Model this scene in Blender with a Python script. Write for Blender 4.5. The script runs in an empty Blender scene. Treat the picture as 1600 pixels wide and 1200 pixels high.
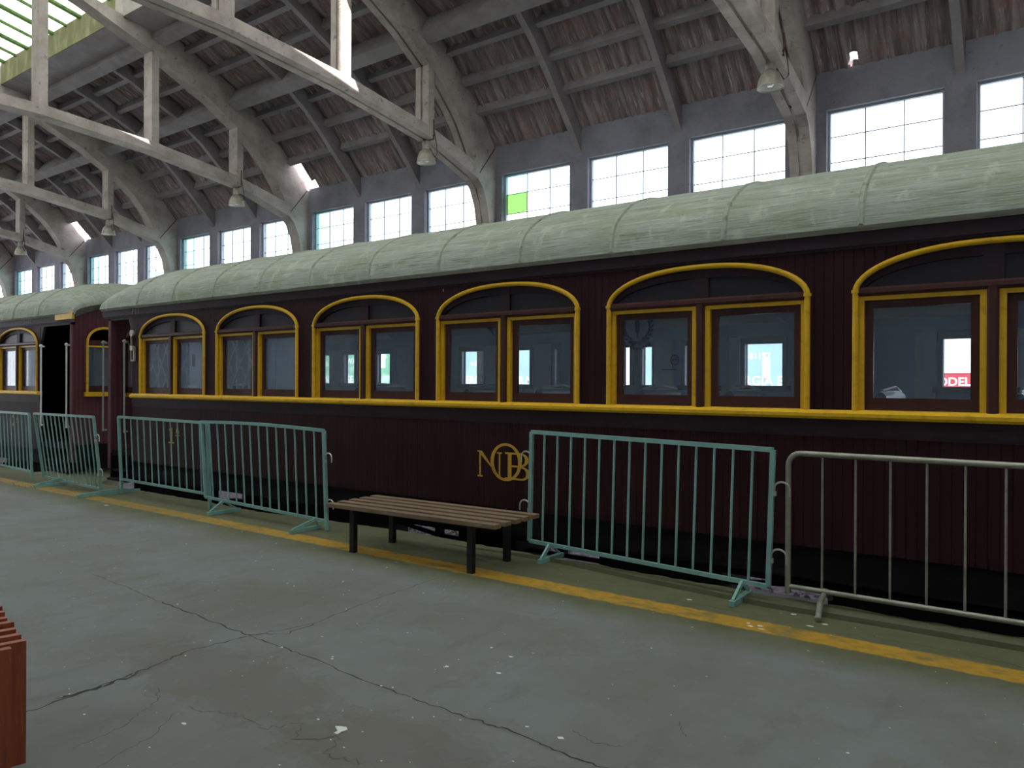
import bpy, bmesh, math, random
from mathutils import Vector, Matrix
random.seed(7)
S = bpy.context.scene
COL = S.collection
PI = math.pi

# ------------------------------------------------------------------ materials
def mat(name, base, rough=.7, metal=0., noise=None, bump=None, spec=.4, extra=None):
    """noise=(scale, color2, lo, hi, stretch) ; bump=(scale, strength, stretch)"""
    m = bpy.data.materials.new(name); m.use_nodes = True
    nt = m.node_tree; b = nt.nodes['Principled BSDF']
    b.inputs['Base Color'].default_value = (*base, 1)
    b.inputs['Roughness'].default_value = rough
    b.inputs['Metallic'].default_value = metal
    b.inputs['Specular IOR Level'].default_value = spec
    N = nt.nodes.new; L = nt.links.new
    tc = N('ShaderNodeTexCoord')
    geo = N('ShaderNodeNewGeometry')
    col = None
    for nz in (noise or []):
        sc, c2, lo, hi, st = nz
        mp = N('ShaderNodeMapping'); mp.inputs['Scale'].default_value = st
        L(geo.outputs['Position'], mp.inputs['Vector'])
        t = N('ShaderNodeTexNoise'); t.inputs['Scale'].default_value = sc
        t.inputs['Detail'].default_value = 6; t.inputs['Roughness'].default_value = .62
        L(mp.outputs[0], t.inputs['Vector'])
        r = N('ShaderNodeMapRange'); r.inputs['From Min'].default_value = lo; r.inputs['From Max'].default_value = hi
        L(t.outputs['Fac'], r.inputs['Value'])
        mx = N('ShaderNodeMix'); mx.data_type = 'RGBA'
        if col is None: mx.inputs['A'].default_value = (*base, 1)
        else: L(col, mx.inputs['A'])
        mx.inputs['B'].default_value = (*c2, 1)
        L(r.outputs[0], mx.inputs['Factor'])
        col = mx.outputs['Result']
    if col is not None: L(col, b.inputs['Base Color'])
    if bump:
        sc, stg, st = bump
        mp = N('ShaderNodeMapping'); mp.inputs['Scale'].default_value = st
        L(geo.outputs['Position'], mp.inputs['Vector'])
        t = N('ShaderNodeTexNoise'); t.inputs['Scale'].default_value = sc; t.inputs['Detail'].default_value = 5
        L(mp.outputs[0], t.inputs['Vector'])
        bp = N('ShaderNodeBump'); bp.inputs['Strength'].default_value = stg; bp.inputs['Distance'].default_value = .02
        L(t.outputs['Fac'], bp.inputs['Height']); L(bp.outputs[0], b.inputs['Normal'])
    return m

U = (1, 1, 1)
M = {}
M['concrete'] = mat('concrete', (.33, .30, .285), .85, noise=[(2.2, (.20, .18, .17), .45, .75, U), (18, (.12, .11, .105), .64, .74, U)], bump=(30, .25, U))
M['truss'] = mat('truss_concrete', (.37, .325, .305), .85, noise=[(2.5, (.215, .185, .17), .42, .72, U), (9, (.15, .125, .11), .6, .72, (1, 1, 1)), (24, (.10, .085, .08), .66, .74, U)], bump=(30, .3, U))
M['beam'] = mat('beam_concrete', (.25, .225, .235), .85, noise=[(3, (.18, .16, .165), .4, .7, U)])
M['wallc'] = mat('wall_render', (.215, .205, .25), .9, noise=[(2.5, (.15, .144, .175), .45, .72, U), (16, (.10, .095, .10), .64, .74, U)], bump=(40, .2, U))
M['moss'] = mat('mossy_concrete', (.15, .15, .068), .9, noise=[(5, (.27, .26, .14), .45, .7, (1, 1, .4)), (9, (.12, .13, .05), .6, .75, (1, 1, .4))])
M['sheet'] = mat('corrugated_sheet', (.31, .255, .255), .9, noise=[(3, (.15, .12, .125), .40, .62, (5, .5, .5)), (9, (.62, .55, .52), .58, .70, (6, .30, .30)), (5, (.27, .15, .14), .52, .72, U), (30, (.10, .08, .08), .64, .74, (1.5, .6, .6))])
M['maroon'] = None
M['fascia'] = mat('fascia_paint', (.040, .026, .033), .55, noise=[(6, (.030, .021, .027), .4, .7, U)], spec=.07)
M['brown'] = mat('sash_brown', (.065, .027, .024), .45, noise=[(9, (.045, .018, .017), .4, .7, (1, 1, .2))], spec=.15)
M['tymp'] = mat('tympanum_panel', (.020, .019, .028), .45, spec=.2)
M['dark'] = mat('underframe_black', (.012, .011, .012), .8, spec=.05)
M['yellow'] = mat('yellow_paint', (.70, .42, .022), .45, noise=[(12, (.50, .27, .02), .52, .75, U)], spec=.2)
M['gold'] = mat('gold_lettering', (.60, .34, .035), .5, noise=[(40, (.44, .24, .03), .5, .7, U)])
M['fadedtext'] = mat('faded_lettering', (.20, .16, .10), .7)
M['canvas'] = mat('roof_canvas', (.335, .36, .325), .75, noise=[(4, (.24, .27, .205), .42, .66, (.35, 3.5, 3.5)), (11, (.44, .46, .435), .54, .72, (.3, 4, 4)), (2, (.24, .28, .185), .5, .75, (.6, 1, 1)), (14, (.10, .11, .08), .68, .74, (.6, 2, 2)), (26, (.15, .17, .115), .57, .65, (.10, 3, 3)), (8, (.40, .43, .36), .56, .68, (1, .5, .5)), (45, (.06, .06, .05), .71, .74, (.8, 1.5, 1.5))], bump=(30, .35, (.2, 2.5, 2.5)))
M['canvasseam'] = mat('roof_seam', (.32, .35, .29), .75, noise=[(14, (.18, .2, .15), .5, .7, U)])
M['teal'] = mat('teal_paint', (.225, .42, .40), .42, noise=[(7, (.18, .34, .33), .45, .7, U), (30, (.14, .14, .12), .68, .76, U)])
M['galv'] = mat('galvanised_steel', (.36, .37, .32), .42, .55, noise=[(8, (.22, .24, .17), .45, .7, U)])
M['steel'] = mat('pale_metal', (.55, .54, .52), .35, .6)
M['slat'] = mat('bench_slat_wood', (.22, .155, .10), .65, noise=[(8, (.15, .10, .062), .4, .7, (.25, 4, 1)), (20, (.36, .27, .19), .6, .75, (.2, 5, 1))])
M['binwood'] = mat('bin_slat_wood', (.34, .085, .035), .5, noise=[(9, (.22, .05, .025), .4, .7, (5, 5, .35)), (25, (.42, .14, .06), .58, .72, (4, 4, .3))])
M['blacksteel'] = mat('black_steel', (.016, .015, .016), .5, .2)
M['lamp'] = mat('lamp_aluminium', (.42, .39, .34), .5, .35, noise=[(14, (.28, .25, .21), .4, .7, U)])
M['lampin'] = mat('lamp_inner', (.75, .75, .72), .35)
M['bulb'] = mat('lamp_glass', (.7, .7, .7), .15)
M['rust'] = mat('rusty_iron', (.11, .055, .045), .8)
M['ballast'] = mat('ballast', (.075, .064, .073), 1.0, noise=[(14, (.028, .024, .028), .42, .6, U), (30, (.10, .088, .097), .58, .72, U)], bump=(24, 1, U), spec=0)
M['ground'] = mat('outside_ground', (.10, .09, .09), .95, noise=[(2, (.07, .065, .06), .4, .7, U)], spec=0)
M['inblue'] = mat('interior_blue', (.30, .375, .50), .6)
M['incream'] = mat('interior_cream', (.80, .66, .50), .7)
M['ingreen'] = mat('interior_pale_green', (.78, .84, .72), .6, noise=[(6, (.62, .68, .56), .5, .7, (1, 1, .3))])
M['infloor'] = mat('interior_floor', (.38, .34, .32), .6)
M['seat'] = mat('seat_leather', (.03, .033, .04), .28)
M['blind'] = mat('blind_board', (.30, .36, .46), .65)
M['poster'] = mat('poster_board', (.50, .58, .75), .6)
M['white'] = mat('white_paint', (.92, .92, .91), .6)
M['banner'] = mat('banner_print', (.27, .40, .41), .6, noise=[(1.2, (.34, .45, .47), .4, .65, U)])
M['bannergreen'] = mat('banner_green', (.16, .36, .22), .6, noise=[(5, (.45, .58, .48), .5, .6, U)])
M['red'] = mat('red_print', (.45, .05, .06), .6)
M['decal'] = mat('decal_dark', (.012, .02, .045), .5)
M['skyline'] = mat('glazing_bar_paint', (.10, .20, .035), .7, noise=[(14, (.05, .10, .02), .45, .65, U)])
M['muntin'] = mat('window_bar', (.13, .14, .18), .6)
M['wframe'] = mat('window_frame_paint', (.36, .42, .48), .6)
M['greenpane'] = mat('green_pane', (.25, .55, .15), .3)
M['paper'] = mat('paper_scrap', (.72, .72, .74), .8)
M['fleck'] = mat('paint_flecks', (.72, .71, .68), .8)
M['crack'] = mat('crack_dirt', (.05, .05, .045), .95)
M['railwhite'] = mat('bright_handrail', (.68, .67, .66), .35)
M['bouncepaving'] = mat('pale_bounce_paving', (.55, .54, .52), .9, noise=[(1.5, (.45, .44, .42), .4, .7, U)])
M['tide'] = mat('stain_outline', (.085, .083, .078), .9)
M['lattice'] = mat('lattice_grey', (.26, .27, .26), .5)

# matchboarded maroon: planks as bump + tiny tone change per plank
def matchboard(name, base, base2, axis=0):
    m = mat(name, base, .6, spec=.07)
    nt = m.node_tree; N = nt.nodes.new; L = nt.links.new; b = nt.nodes['Principled BSDF']
    geo = N('ShaderNodeNewGeometry'); sp = N('ShaderNodeSeparateXYZ'); L(geo.outputs['Position'], sp.inputs[0])
    dv = N('ShaderNodeMath'); dv.operation = 'DIVIDE'; L(sp.outputs[axis], dv.inputs[0]); dv.inputs[1].default_value = .072
    fr = N('ShaderNodeMath'); fr.operation = 'FRACT'; L(dv.outputs[0], fr.inputs[0])
    pp = N('ShaderNodeMath'); pp.operation = 'PINGPONG'; L(fr.outputs[0], pp.inputs[0]); pp.inputs[1].default_value = .5
    mr = N('ShaderNodeMapRange'); mr.inputs['From Min'].default_value = .0; mr.inputs['From Max'].default_value = .10
    L(pp.outputs[0], mr.inputs['Value'])
    bp = N('ShaderNodeBump'); bp.inputs['Distance'].default_value = .006; bp.inputs['Strength'].default_value = .8
    L(mr.outputs[0], bp.inputs['Height']); L(bp.outputs[0], b.inputs['Normal'])
    t = N('ShaderNodeTexNoise'); t.inputs['Scale'].default_value = 5; t.inputs['Detail'].default_value = 5
    mp = N('ShaderNodeMapping'); mp.inputs['Scale'].default_value = (1, 1, .3); L(geo.outputs['Position'], mp.inputs[0]); L(mp.outputs[0], t.inputs['Vector'])
    r2 = N('ShaderNodeMapRange'); r2.inputs['From Min'].default_value = .35; r2.inputs['From Max'].default_value = .7; L(t.outputs['Fac'], r2.inputs['Value'])
    mx = N('ShaderNodeMix'); mx.data_type = 'RGBA'; mx.inputs['A'].default_value = (*base, 1); mx.inputs['B'].default_value = (*base2, 1)
    L(r2.outputs[0], mx.inputs['Factor'])
    mx2 = N('ShaderNodeMix'); mx2.data_type = 'RGBA'; mx2.inputs['A'].default_value = (base[0]*.45, base[1]*.45, base[2]*.45, 1)
    L(mr.outputs[0], mx2.inputs['Factor']); L(mx.outputs['Result'], mx2.inputs['B'])
    # a few small chips where the paint has flaked to a pale ground
    t3 = N('ShaderNodeTexNoise'); t3.inputs['Scale'].default_value = 9; t3.inputs['Detail'].default_value = 2
    mp3 = N('ShaderNodeMapping'); mp3.inputs['Scale'].default_value = (2.2, 2.2, 1); L(geo.outputs['Position'], mp3.inputs[0]); L(mp3.outputs[0], t3.inputs['Vector'])
    r3 = N('ShaderNodeMapRange'); r3.inputs['From Min'].default_value = .795; r3.inputs['From Max'].default_value = .80; L(t3.outputs['Fac'], r3.inputs['Value'])
    mx3 = N('ShaderNodeMix'); mx3.data_type = 'RGBA'; L(r3.outputs[0], mx3.inputs['Factor']); L(mx2.outputs['Result'], mx3.inputs['A']); mx3.inputs['B'].default_value = (.4, .33, .3, 1)
    L(mx3.outputs['Result'], b.inputs['Base Color'])
    return m
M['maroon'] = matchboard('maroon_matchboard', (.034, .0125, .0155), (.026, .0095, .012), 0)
M['maroonendlit'] = matchboard('maroon_matchboard_end_lit', (.115, .042, .052), (.09, .032, .04), 1)  # lighter copy of the maroon: light on the coach ends put into the colour

def glassmat(name, tint, gloss, tr, diffuse=None):
    m = bpy.data.materials.new(name); m.use_nodes = True; nt = m.node_tree
    for n in list(nt.nodes): nt.nodes.remove(n)
    N = nt.nodes.new; L = nt.links.new
    out = N('ShaderNodeOutputMaterial'); t = N('ShaderNodeBsdfTransparent'); t.inputs[0].default_value = (*tint, 1)
    g = N('ShaderNodeBsdfGlossy'); g.inputs['Roughness'].default_value = .03
    lw = N('ShaderNodeLayerWeight'); lw.inputs['Blend'].default_value = .25
    mr = N('ShaderNodeMapRange'); mr.inputs['To Min'].default_value = gloss; mr.inputs['To Max'].default_value = min(1, gloss+.35); L(lw.outputs['Fresnel'], mr.inputs['Value'])
    mx = N('ShaderNodeMixShader'); L(mr.outputs[0], mx.inputs[0]); L(t.outputs[0], mx.inputs[1]); L(g.outputs[0], mx.inputs[2])
    last = mx
    if diffuse:
        d = N('ShaderNodeBsdfDiffuse'); d.inputs[0].default_value = (*diffuse[0], 1)
        m2 = N('ShaderNodeMixShader'); m2.inputs[0].default_value = diffuse[1]; L(mx.outputs[0], m2.inputs[1]); L(d.outputs[0], m2.inputs[2]); last = m2
    L(last.outputs[0], out.inputs[0]); return m
M['glass'] = glassmat('coach_glass', (.90, .94, .97), .035, 1, ((.33, .45, .58), .13))  # bluish diffuse share paints reflected haze over the view inside
M['wglass'] = glassmat('wall_glass', (.93, .97, 1.0), .03, 1, ((.7, .85, .9), .05))
M['tealglass'] = glassmat('teal_glass', (.72, .96, .96), .03, 1, ((.5, .85, .85), .10))
M['greenglass'] = glassmat('green_glass', (.42, .62, .30), .03, 1, ((.4, .7, .3), .2))
def transl(name, c):
    m = bpy.data.materials.new(name); m.use_nodes = True; nt = m.node_tree
    for n in list(nt.nodes): nt.nodes.remove(n)
    N = nt.nodes.new; L = nt.links.new
    out = N('ShaderNodeOutputMaterial'); t = N('ShaderNodeBsdfTranslucent'); t.inputs[0].default_value = (*c, 1)
    d = N('ShaderNodeBsdfDiffuse'); d.inputs[0].default_value = (.5, .5, .48, 1)
    mx = N('ShaderNodeMixShader'); mx.inputs[0].default_value = .22; L(t.outputs[0], mx.inputs[1]); L(d.outputs[0], mx.inputs[2])
    L(mx.outputs[0], out.inputs[0]); return m
M['skyglass'] = transl('milky_skylight_glass', (.66, .68, .65))
M['sunstopglass'] = transl('sun_stopping_window_glass', (.5, .52, .52))  # unseen near-wall glass, made translucent to stop direct sun

# ------------------------------------------------------------------ mesh builder
class MB:
    def __init__(s): s.v = []; s.f = []; s.mi = []; s.m = 0
    def add(s, vs, fs):
        o = len(s.v); s.v += [tuple(v) for v in vs]
        for f in fs: s.f.append([i+o for i in f]); s.mi.append(s.m)
        return s
    def box(s, x0, x1, y0, y1, z0, z1):
        vs = [(x, y, z) for x in (x0, x1) for y in (y0, y1) for z in (z0, z1)]
        return s.add(vs, [(0, 1, 3, 2), (4, 6, 7, 5), (0, 4, 5, 1), (2, 3, 7, 6), (0, 2, 6, 4), (1, 5, 7, 3)])
    def prism(s, pts, axis, a, b):
        """polygon extruded along axis; pts in remaining two axes order"""
        def P(p, t):
            if axis == 0: return (t, p[0], p[1])
            if axis == 1: return (p[0], t, p[1])
            return (p[0], p[1], t)
        n = len(pts)
        vs = [P(p, a) for p in pts]+[P(p, b) for p in pts]
        fs = [tuple(range(n-1, -1, -1)), tuple(range(n, 2*n))]+[(i, (i+1) % n, n+(i+1) % n, n+i) for i in range(n)]
        return s.add(vs, fs)
    def strip(s, lower, upper, axis, a, b):
        """solid between two polylines (same count) extruded along axis: chain of hexahedra"""
        for i in range(len(lower)-1):
            s.prism([lower[i], lower[i+1], upper[i+1], upper[i]], axis, a, b)
        return s
    def beam(s, p, q, w, h, up=(0, 0, 1)):
        p = Vector(p); q = Vector(q); d = (q-p).normalized(); u = Vector(up)
        r = d.cross(u)
        if r.length < 1e-4: r = d.cross(Vector((1, 0, 0)))
        r.normalize(); u = r.cross(d).normalized()
        vs = []
        for c in (p, q):
            for a, b in ((-1, -1), (1, -1), (1, 1), (-1, 1)): vs.append(c+r*(a*w/2)+u*(b*h/2))
        return s.add(vs, [(3, 2, 1, 0), (4, 5, 6, 7)]+[(i, (i+1) % 4, 4+(i+1) % 4, 4+i) for i in range(4)])
    def tube(s, pts, r, n=8, cap=True):
        pts = [Vector(p) for p in pts]; rings = []
        prev = None
        for i, p in enumerate(pts):
            d = (pts[min(i+1, len(pts)-1)]-pts[max(i-1, 0)]).normalized()
            if prev is None:
                a = d.cross(Vector((0, 0, 1)))
                if a.length < 1e-3: a = d.cross(Vector((0, 1, 0)))
            else: a = prev-d*prev.dot(d)
            a.normalize(); prev = a; b = d.cross(a)
            rr = r[i] if isinstance(r, (list, tuple)) else r
            rings.append([p+(a*math.cos(2*PI*k/n)+b*math.sin(2*PI*k/n))*rr for k in range(n)])
        vs = [v for g in rings for v in g]; fs = []
        for i in range(len(rings)-1):
            for k in range(n): fs.append((i*n+k, i*n+(k+1) % n, (i+1)*n+(k+1) % n, (i+1)*n+k))
        if cap: fs += [tuple(range(n-1, -1, -1)), tuple(range((len(rings)-1)*n, len(rings)*n))]
        return s.add(vs, fs)
    def lathe(s, prof, c=(0, 0, 0), n=24):
        vs = []; fs = []
        for r, z in prof:
            for k in range(n): vs.append((c[0]+r*math.cos(2*PI*k/n), c[1]+r*math.sin(2*PI*k/n), c[2]+z))
        for i in range(len(prof)-1):
            for k in range(n): fs.append((i*n+k, i*n+(k+1) % n, (i+1)*n+(k+1) % n, (i+1)*n+k))
        return s.add(vs, fs)
    def flat(s, pts, axis, t, th=.002):
        return s.prism(pts, axis, t, t+th)

ORG = {}
def smooth(o, ang=40):
    me = o.data
    for p in me.polygons: p.use_smooth = True
    try: me.set_sharp_from_angle(angle=math.radians(ang))
    except Exception: pass
def obj(name, mb, m, parent=None, sm=False, loc=None):
    """link one mesh object; mb is in world coordinates"""
    w = Vector(loc) if loc is not None else (ORG[parent.name] if parent is not None else Vector((0, 0, 0)))
    me = bpy.data.meshes.new(name)
    me.from_pydata([Vector(v)-w for v in mb.v], [], mb.f)
    mats = m if isinstance(m, list) else [m]
    for x in mats: me.materials.append(x)
    if len(mats) > 1:
        for p, i in zip(me.polygons, mb.mi): p.material_index = i
    bm = bmesh.new(); bm.from_mesh(me); bmesh.ops.recalc_face_normals(bm, faces=bm.faces); bm.to_mesh(me); bm.free()
    o = bpy.data.objects.new(name, me); COL.objects.link(o)
    ORG[o.name] = w
    if parent is not None:
        o.parent = parent; o.location = w-ORG[parent.name]
    else: o.location = w
    if sm: smooth(o, sm if sm is not True else 40)
    return o
def tag(o, label=None, cat=None, group=None, kind=None):
    if label: o['label'] = label
    if cat: o['category'] = cat
    if group: o['group'] = group
    if kind: o['kind'] = kind
    return o
def thing(name, loc, label, cat, group=None, kind=None):
    o = bpy.data.objects.new(name, None); COL.objects.link(o); o.location = loc; o.empty_display_size = .2
    ORG[o.name] = Vector(loc)
    return tag(o, label, cat, group, kind)
def text_mb(mb, s, x, z, y, h, axis='y', bold=0.0, sx=1., th=.002, just='LEFT'):
    """flat lettering in the XZ plane facing -Y, at depth y; h is cap height"""
    cu = bpy.data.curves.new('t', 'FONT'); cu.body = s; cu.size = h/.7; cu.align_x = just; cu.offset = bold; cu.resolution_u = 3
    o = bpy.data.objects.new('t', cu); COL.objects.link(o)
    bpy.context.view_layer.update()
    me = bpy.data.meshes.new_from_object(o)
    vs = [(x+v.co.x*sx, y, z+v.co.y) for v in me.vertices]
    mb.add(vs, [tuple(p.vertices) for p in me.polygons])
    bpy.data.objects.remove(o); bpy.data.curves.remove(cu); bpy.data.meshes.remove(me)

# ------------------------------------------------------------------ camera
yaw, pitch, roll, f, CH = .6375, .0015, -.0046, 1200., 1.62
X = Vector((math.cos(yaw), math.sin(yaw), 0)); F = Vector((-math.sin(yaw), math.cos(yaw), 0)); D = Vector((0, 0, -1))
F2 = F*math.cos(pitch)+D*math.sin(pitch); D2 = D*math.cos(pitch)-F*math.sin(pitch)
X2 = X*math.cos(roll)+D2*math.sin(roll); D3 = D2*math.cos(roll)-X*math.sin(roll)
cam = bpy.data.cameras.new('camera'); co = bpy.data.objects.new('camera', cam); COL.objects.link(co)
Rm = Matrix((X2, -D3, -F2)).transposed().to_4x4(); Rm.translation = Vector((0, 0, CH))
co.matrix_world = Rm
cam.sensor_width = 36; cam.lens = f/1600*36; cam.clip_end = 500
S.camera = co

# ------------------------------------------------------------------ hall
YW, YC = 10.3, 4.37
YN = 2*YC-YW            # near wall inner face
mir = lambda p: (2*YC-p[0], p[1])
XT = [7.6, 2.4, -2.754, -7.983, -12.908, -17.917, -22.70, -27.6, -32.5]   # right faces of the trusses
TW = .28
XEND0, XEND1 = -36.0, 7.6
ROOF = [(10.46, 5.50), (10.28, 5.68), (10.14, 5.83), (9.8, 6.18), (9.41, 6.55), (9.04, 6.88), (8.5, 7.23), (8.04, 7.43), (7.57, 7.65), (6.95, 7.86)]
def roofz(y):
    for (y0, z0), (y1, z1) in zip(ROOF, ROOF[1:]):
        if y1 <= y <= y0: return z0+(z1-z0)*(y0-y)/(y0-y1)
    return ROOF[-1][1] if y < ROOF[-1][0] else ROOF[0][1]

# corrugated roof ("ceiling"): real waves, with the few gaps where daylight comes in
def ceiling_half(mirror):
    mb = MB(); step = .0295
    n = int((XEND1+.18-XEND0)/step)
    for r in range(len(ROOF)-1):
        (y0, z0), (y1, z1) = ROOF[r], ROOF[r+1]
        ty, tz = y1-y0, z1-z0; l = math.hypot(ty, tz); ny, nz = tz/l, -ty/l   # outward normal
        if nz < 0: ny, nz = -ny, -nz
        lap = .10
        a = (y0-ty/l*(lap if r else 0), z0-tz/l*(lap if r else 0)); b = (y1, z1)
        prevok = False; base = None
        for i in range(n+1):
            x = XEND0+i*step
            w = .033*math.cos(2*PI*x/.177)
            vs = []
            for (y, z), lift in ((a, -.012), (b, .010)):
                yy = y+ny*(w+lift); zz = z+nz*(w+lift)
                if mirror: yy = 2*YC-yy
                vs.append((x, yy, zz))
            hole = False
            if not mirror:
                for (hx0, hx1, rows) in ((-12.93, -12.66, (2,)), (-12.93, -12.58, (0, 1)), (-22.74, -22.36, (0, 1, 2)), (-2.33, -2.23, (1,))):
                    if hx0 < x < hx1 and r in rows: hole = True
            o = len(mb.v); mb.v += vs
            if i and not hole: mb.f.append([o-2, o, o+1, o-1]); mb.mi.append(0)
    return mb
mb = ceiling_half(False); m2 = ceiling_half(True)
mb.add(m2.v, m2.f)
ceil = obj('ceiling', mb, M['sheet'], sm=60); tag(ceil, kind='structure')

def half_iter():
    yield lambda y: y
    yield lambda y: 2*YC-y
bays = [(XT[i+1], XT[i]-TW) for i in range(len(XT)-1)]      # (left, right) inner limits
# light purlins, deep beams and rafters under the sheets
for bl, br in bays:
    vis = bl > -31
    for my in (0, 1):
        if my and not (bl < -10): pass
        Y = (lambda y: y) if not my else (lambda y: 2*YC-y)
        for (y, z) in ((9.8, 6.03), (9.41, 6.40), (9.04, 6.75), (8.04, 7.27), (7.57, 7.50)):
            mb = MB(); zt = roofz(y)-.01
            pts = [(Y(y-.04), z), (Y(y+.05), z-.03), (Y(y+.09), zt-.05), (Y(y), zt)]
            mb.prism(pts, 0, bl, br); obj('purlin', mb, M['beam'], ceil)
        mb = MB(); mb.prism([(Y(8.40), 6.85), (Y(8.60), 6.75), (Y(8.82), 7.02), (Y(8.60), 7.17)], 0, bl, br)
        obj('longitudinal_beam', mb, M['beam'], ceil)
        mb = MB(); mb.prism([(Y(6.95), 7.52), (Y(7.15), 7.46), (Y(7.28), 7.70), (Y(6.98), 7.82)], 0, bl, br)
        obj('longitudinal_beam', mb, M['beam'], ceil)
# windows of the high wall -------------------------------------------------
def bay_windows(bl, br):
    L = br-bl; a = bl+.12; w = (L-.24-.66)/3
    return [(a+k*(w+.33), a+k*(w+.33)+w) for k in range(3)]
ZS, ZT, ZWT = 3.15, 5.13, 5.64
rafters = []
for bl, br in bays:
    W3 = bay_windows(bl, br)
    for k in range(2): rafters.append((W3[k][1]+W3[k+1][0])/2)
for xr in rafters:
    for my in (0, 1):
        ys = [10.30, 10.05, 9.8, 9.41, 9.04, 8.75, 8.5, 8.04, 7.57, 7.0]
        low = []; up = []
        dz = [.50, .40, .36, .34, .33, .32, .30, .29, .28, .27]
        for y, d in zip(ys, dz):
            up.append((y, roofz(y)-.03)); low.append((y-.04 if y < 10.2 else y, roofz(y)-d*1.0-.0))
        low[0] = (10.30, 5.24); low[1] = (10.03, 5.55)
        if my: up = [mir(p) for p in up]; low = [mir(p) for p in low]
        mb = MB(); mb.strip(low, up, 0, xr-.05, xr+.05); obj('rafter', mb, M['beam'], ceil)

def wall_side(name, sgn):
    """upper wall with window openings, carried on the columns; sgn=1 far, -1 near"""
    mb = MB()
    y0, y1 = (YW, YW+.18) if sgn > 0 else (YN-.18, YN)
    mb.box(XEND0, XEND1, y0, y1, ZT, ZWT-.02)
    mb.box(XEND0, XEND1, y0, y1, 2.85, ZS)
    prev = XEND0
    for bl, br in sorted(bays):
        for (a, b) in bay_windows(bl, br):
            mb.box(prev, a, y0, y1, ZS, ZT); prev = b
    mb.box(prev, XEND1, y0, y1, ZS, ZT)
    if sgn < 0: mb.box(XEND0, XEND1, y0, y1, 0, 2.85)
    o = obj(name, mb, M['wallc']); tag(o, kind='structure'); return o
wall_side('wall_back', 1); wall_side('wall_front', -1)
mb = MB(); mb.prism([(YN-.2, -.9), (YW+.2, -.9), (YW+.2, 5.62), (8.5, 7.45), (YC, 8.9), (mir((8.5, 0))[0], 7.45), (YN-.2, 5.62)], 0, XEND1-.03, XEND1+.2)
tag(obj('wall_right', mb, M['wallc']), kind='structure')

nwin = 1
rw = random.Random(3)
for sgn in (1, -1):
    for bi, (bl, br) in enumerate(bays):
        for k, (a, b) in enumerate(bay_windows(bl, br)):
            yg = YW+.115 if sgn > 0 else YN-.115
            mb = MB(); e = .028
            mb.box(a, a+e, yg-.03, yg+.03, ZS, ZT); mb.box(b-e, b, yg-.03, yg+.03, ZS, ZT)
            mb.box(a+e, b-e, yg-.03, yg+.03, ZT-e, ZT); mb.box(a+e, b-e, yg-.03, yg+.03, ZS, ZS+e)
            o = obj('window_%d' % nwin, mb, M['wframe']); tag(o, kind='structure'); nwin += 1
            mb = MB()
            for i in (1, 2):
                x = a+(b-a)*i/3; mb.box(x-.0055, x+.0055, yg-.008, yg+.008, ZS+e, ZT-e)
            nz = 6
            for j in range(1, nz):
                z = ZS+(ZT-ZS)*j/nz; mb.box(a+e, b-e, yg-.007, yg+.007, z-.005, z+.005)
            obj('glazing_bar', mb, M['muntin'], o)
            mb = MB(); mb.box(a+e, b-e, yg-.002, yg+.002, ZS+e, ZT-e)
            if sgn > 0 and k == 0 and bl < -5:
                # the first column of panes is tinted, as in the photograph
                obj('pane', MB().box(a+(b-a)/3, b-e, yg-.002, yg+.002, ZS+e, ZT-e), M['wglass'], o)
                if abs(bl+7.983) < .1:
                    zc = ZT-(ZT-ZS)/6; zd = ZT-2*(ZT-ZS)/6
                    obj('pane', MB().box(a+e, a+(b-a)/3, yg-.002, yg+.002, zc, ZT-e), M['tealglass'], o)
                    obj('pane', MB().box(a+e, a+(b-a)/3, yg-.002, yg+.002, zd, zc), M['greenglass'], o)
                    obj('pane', MB().box(a+e, a+(b-a)/3, yg-.002, yg+.002, ZS+e, zd), M['wglass'], o)
                else:
                    obj('pane', MB().box(a+e, a+(b-a)/3, yg-.002, yg+.002, ZS+e, ZT-e), M['tealglass'], o)
            else:
                obj('pane', mb, M['wglass'] if sgn > 0 else M['sunstopglass'], o)

# roof trusses ---------------------------------------------------------------
COLP = [(10.3, -.9), (10.16, -.9), (10.14, 3.2), (10.11, 4.33), (10.05, 4.62), (9.94, 4.86), (9.82, 4.98), (9.66, 5.03), (9.85, 5.085), (10.26, 5.58), (10.3, 5.6)]
TIE_L = [(9.66, 5.03), (8.66, 5.36), (6.97, 5.60), (5.22, 5.73), (4.37, 5.73)]
TIE_U = [(9.85, 5.085), (9.74, 5.25), (8.66, 5.53), (6.97, 5.77), (5.22, 5.89), (4.37, 5.89)]
RIB_L = [(9.85, 5.085), (9.70, 5.30), (9.58, 5.52), (9.42, 5.76), (9.24, 5.97), (9.0, 6.19), (8.83, 6.33), (8.66, 6.43), (8.07, 6.80), (7.5, 7.07), (6.94, 7.33), (6.45, 7.50), (5.85, 7.72), (5.2, 7.92), (4.37, 8.05)]
RIB_U = [(10.26, 5.58), (10.1, 5.80), (9.97, 5.95), (9.8, 6.13), (9.6, 6.33), (9.41, 6.51), (9.2, 6.70), (9.04, 6.84), (8.5, 7.20), (8.04, 7.41), (7.3, 7.74), (6.50, 7.74), (5.85, 7.86), (5.2, 8.06), (4.37, 8.19)]
HY = [8.62, 6.95, 5.16]
tl = ['white-streaked concrete roof truss with a lamp, springing above the right end of the coach', 'doubled concrete roof truss with a sunlit white hanger, above the middle of the coach',
      'concrete roof truss with a bright daylight gap beside its foot, above the near coach', 'concrete roof truss above the left end of the near coach, without bright patches',
      'concrete roof truss with a whitened foot above the far coach', 'farthest concrete roof truss partly cut by the left edge of the photo']
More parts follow.
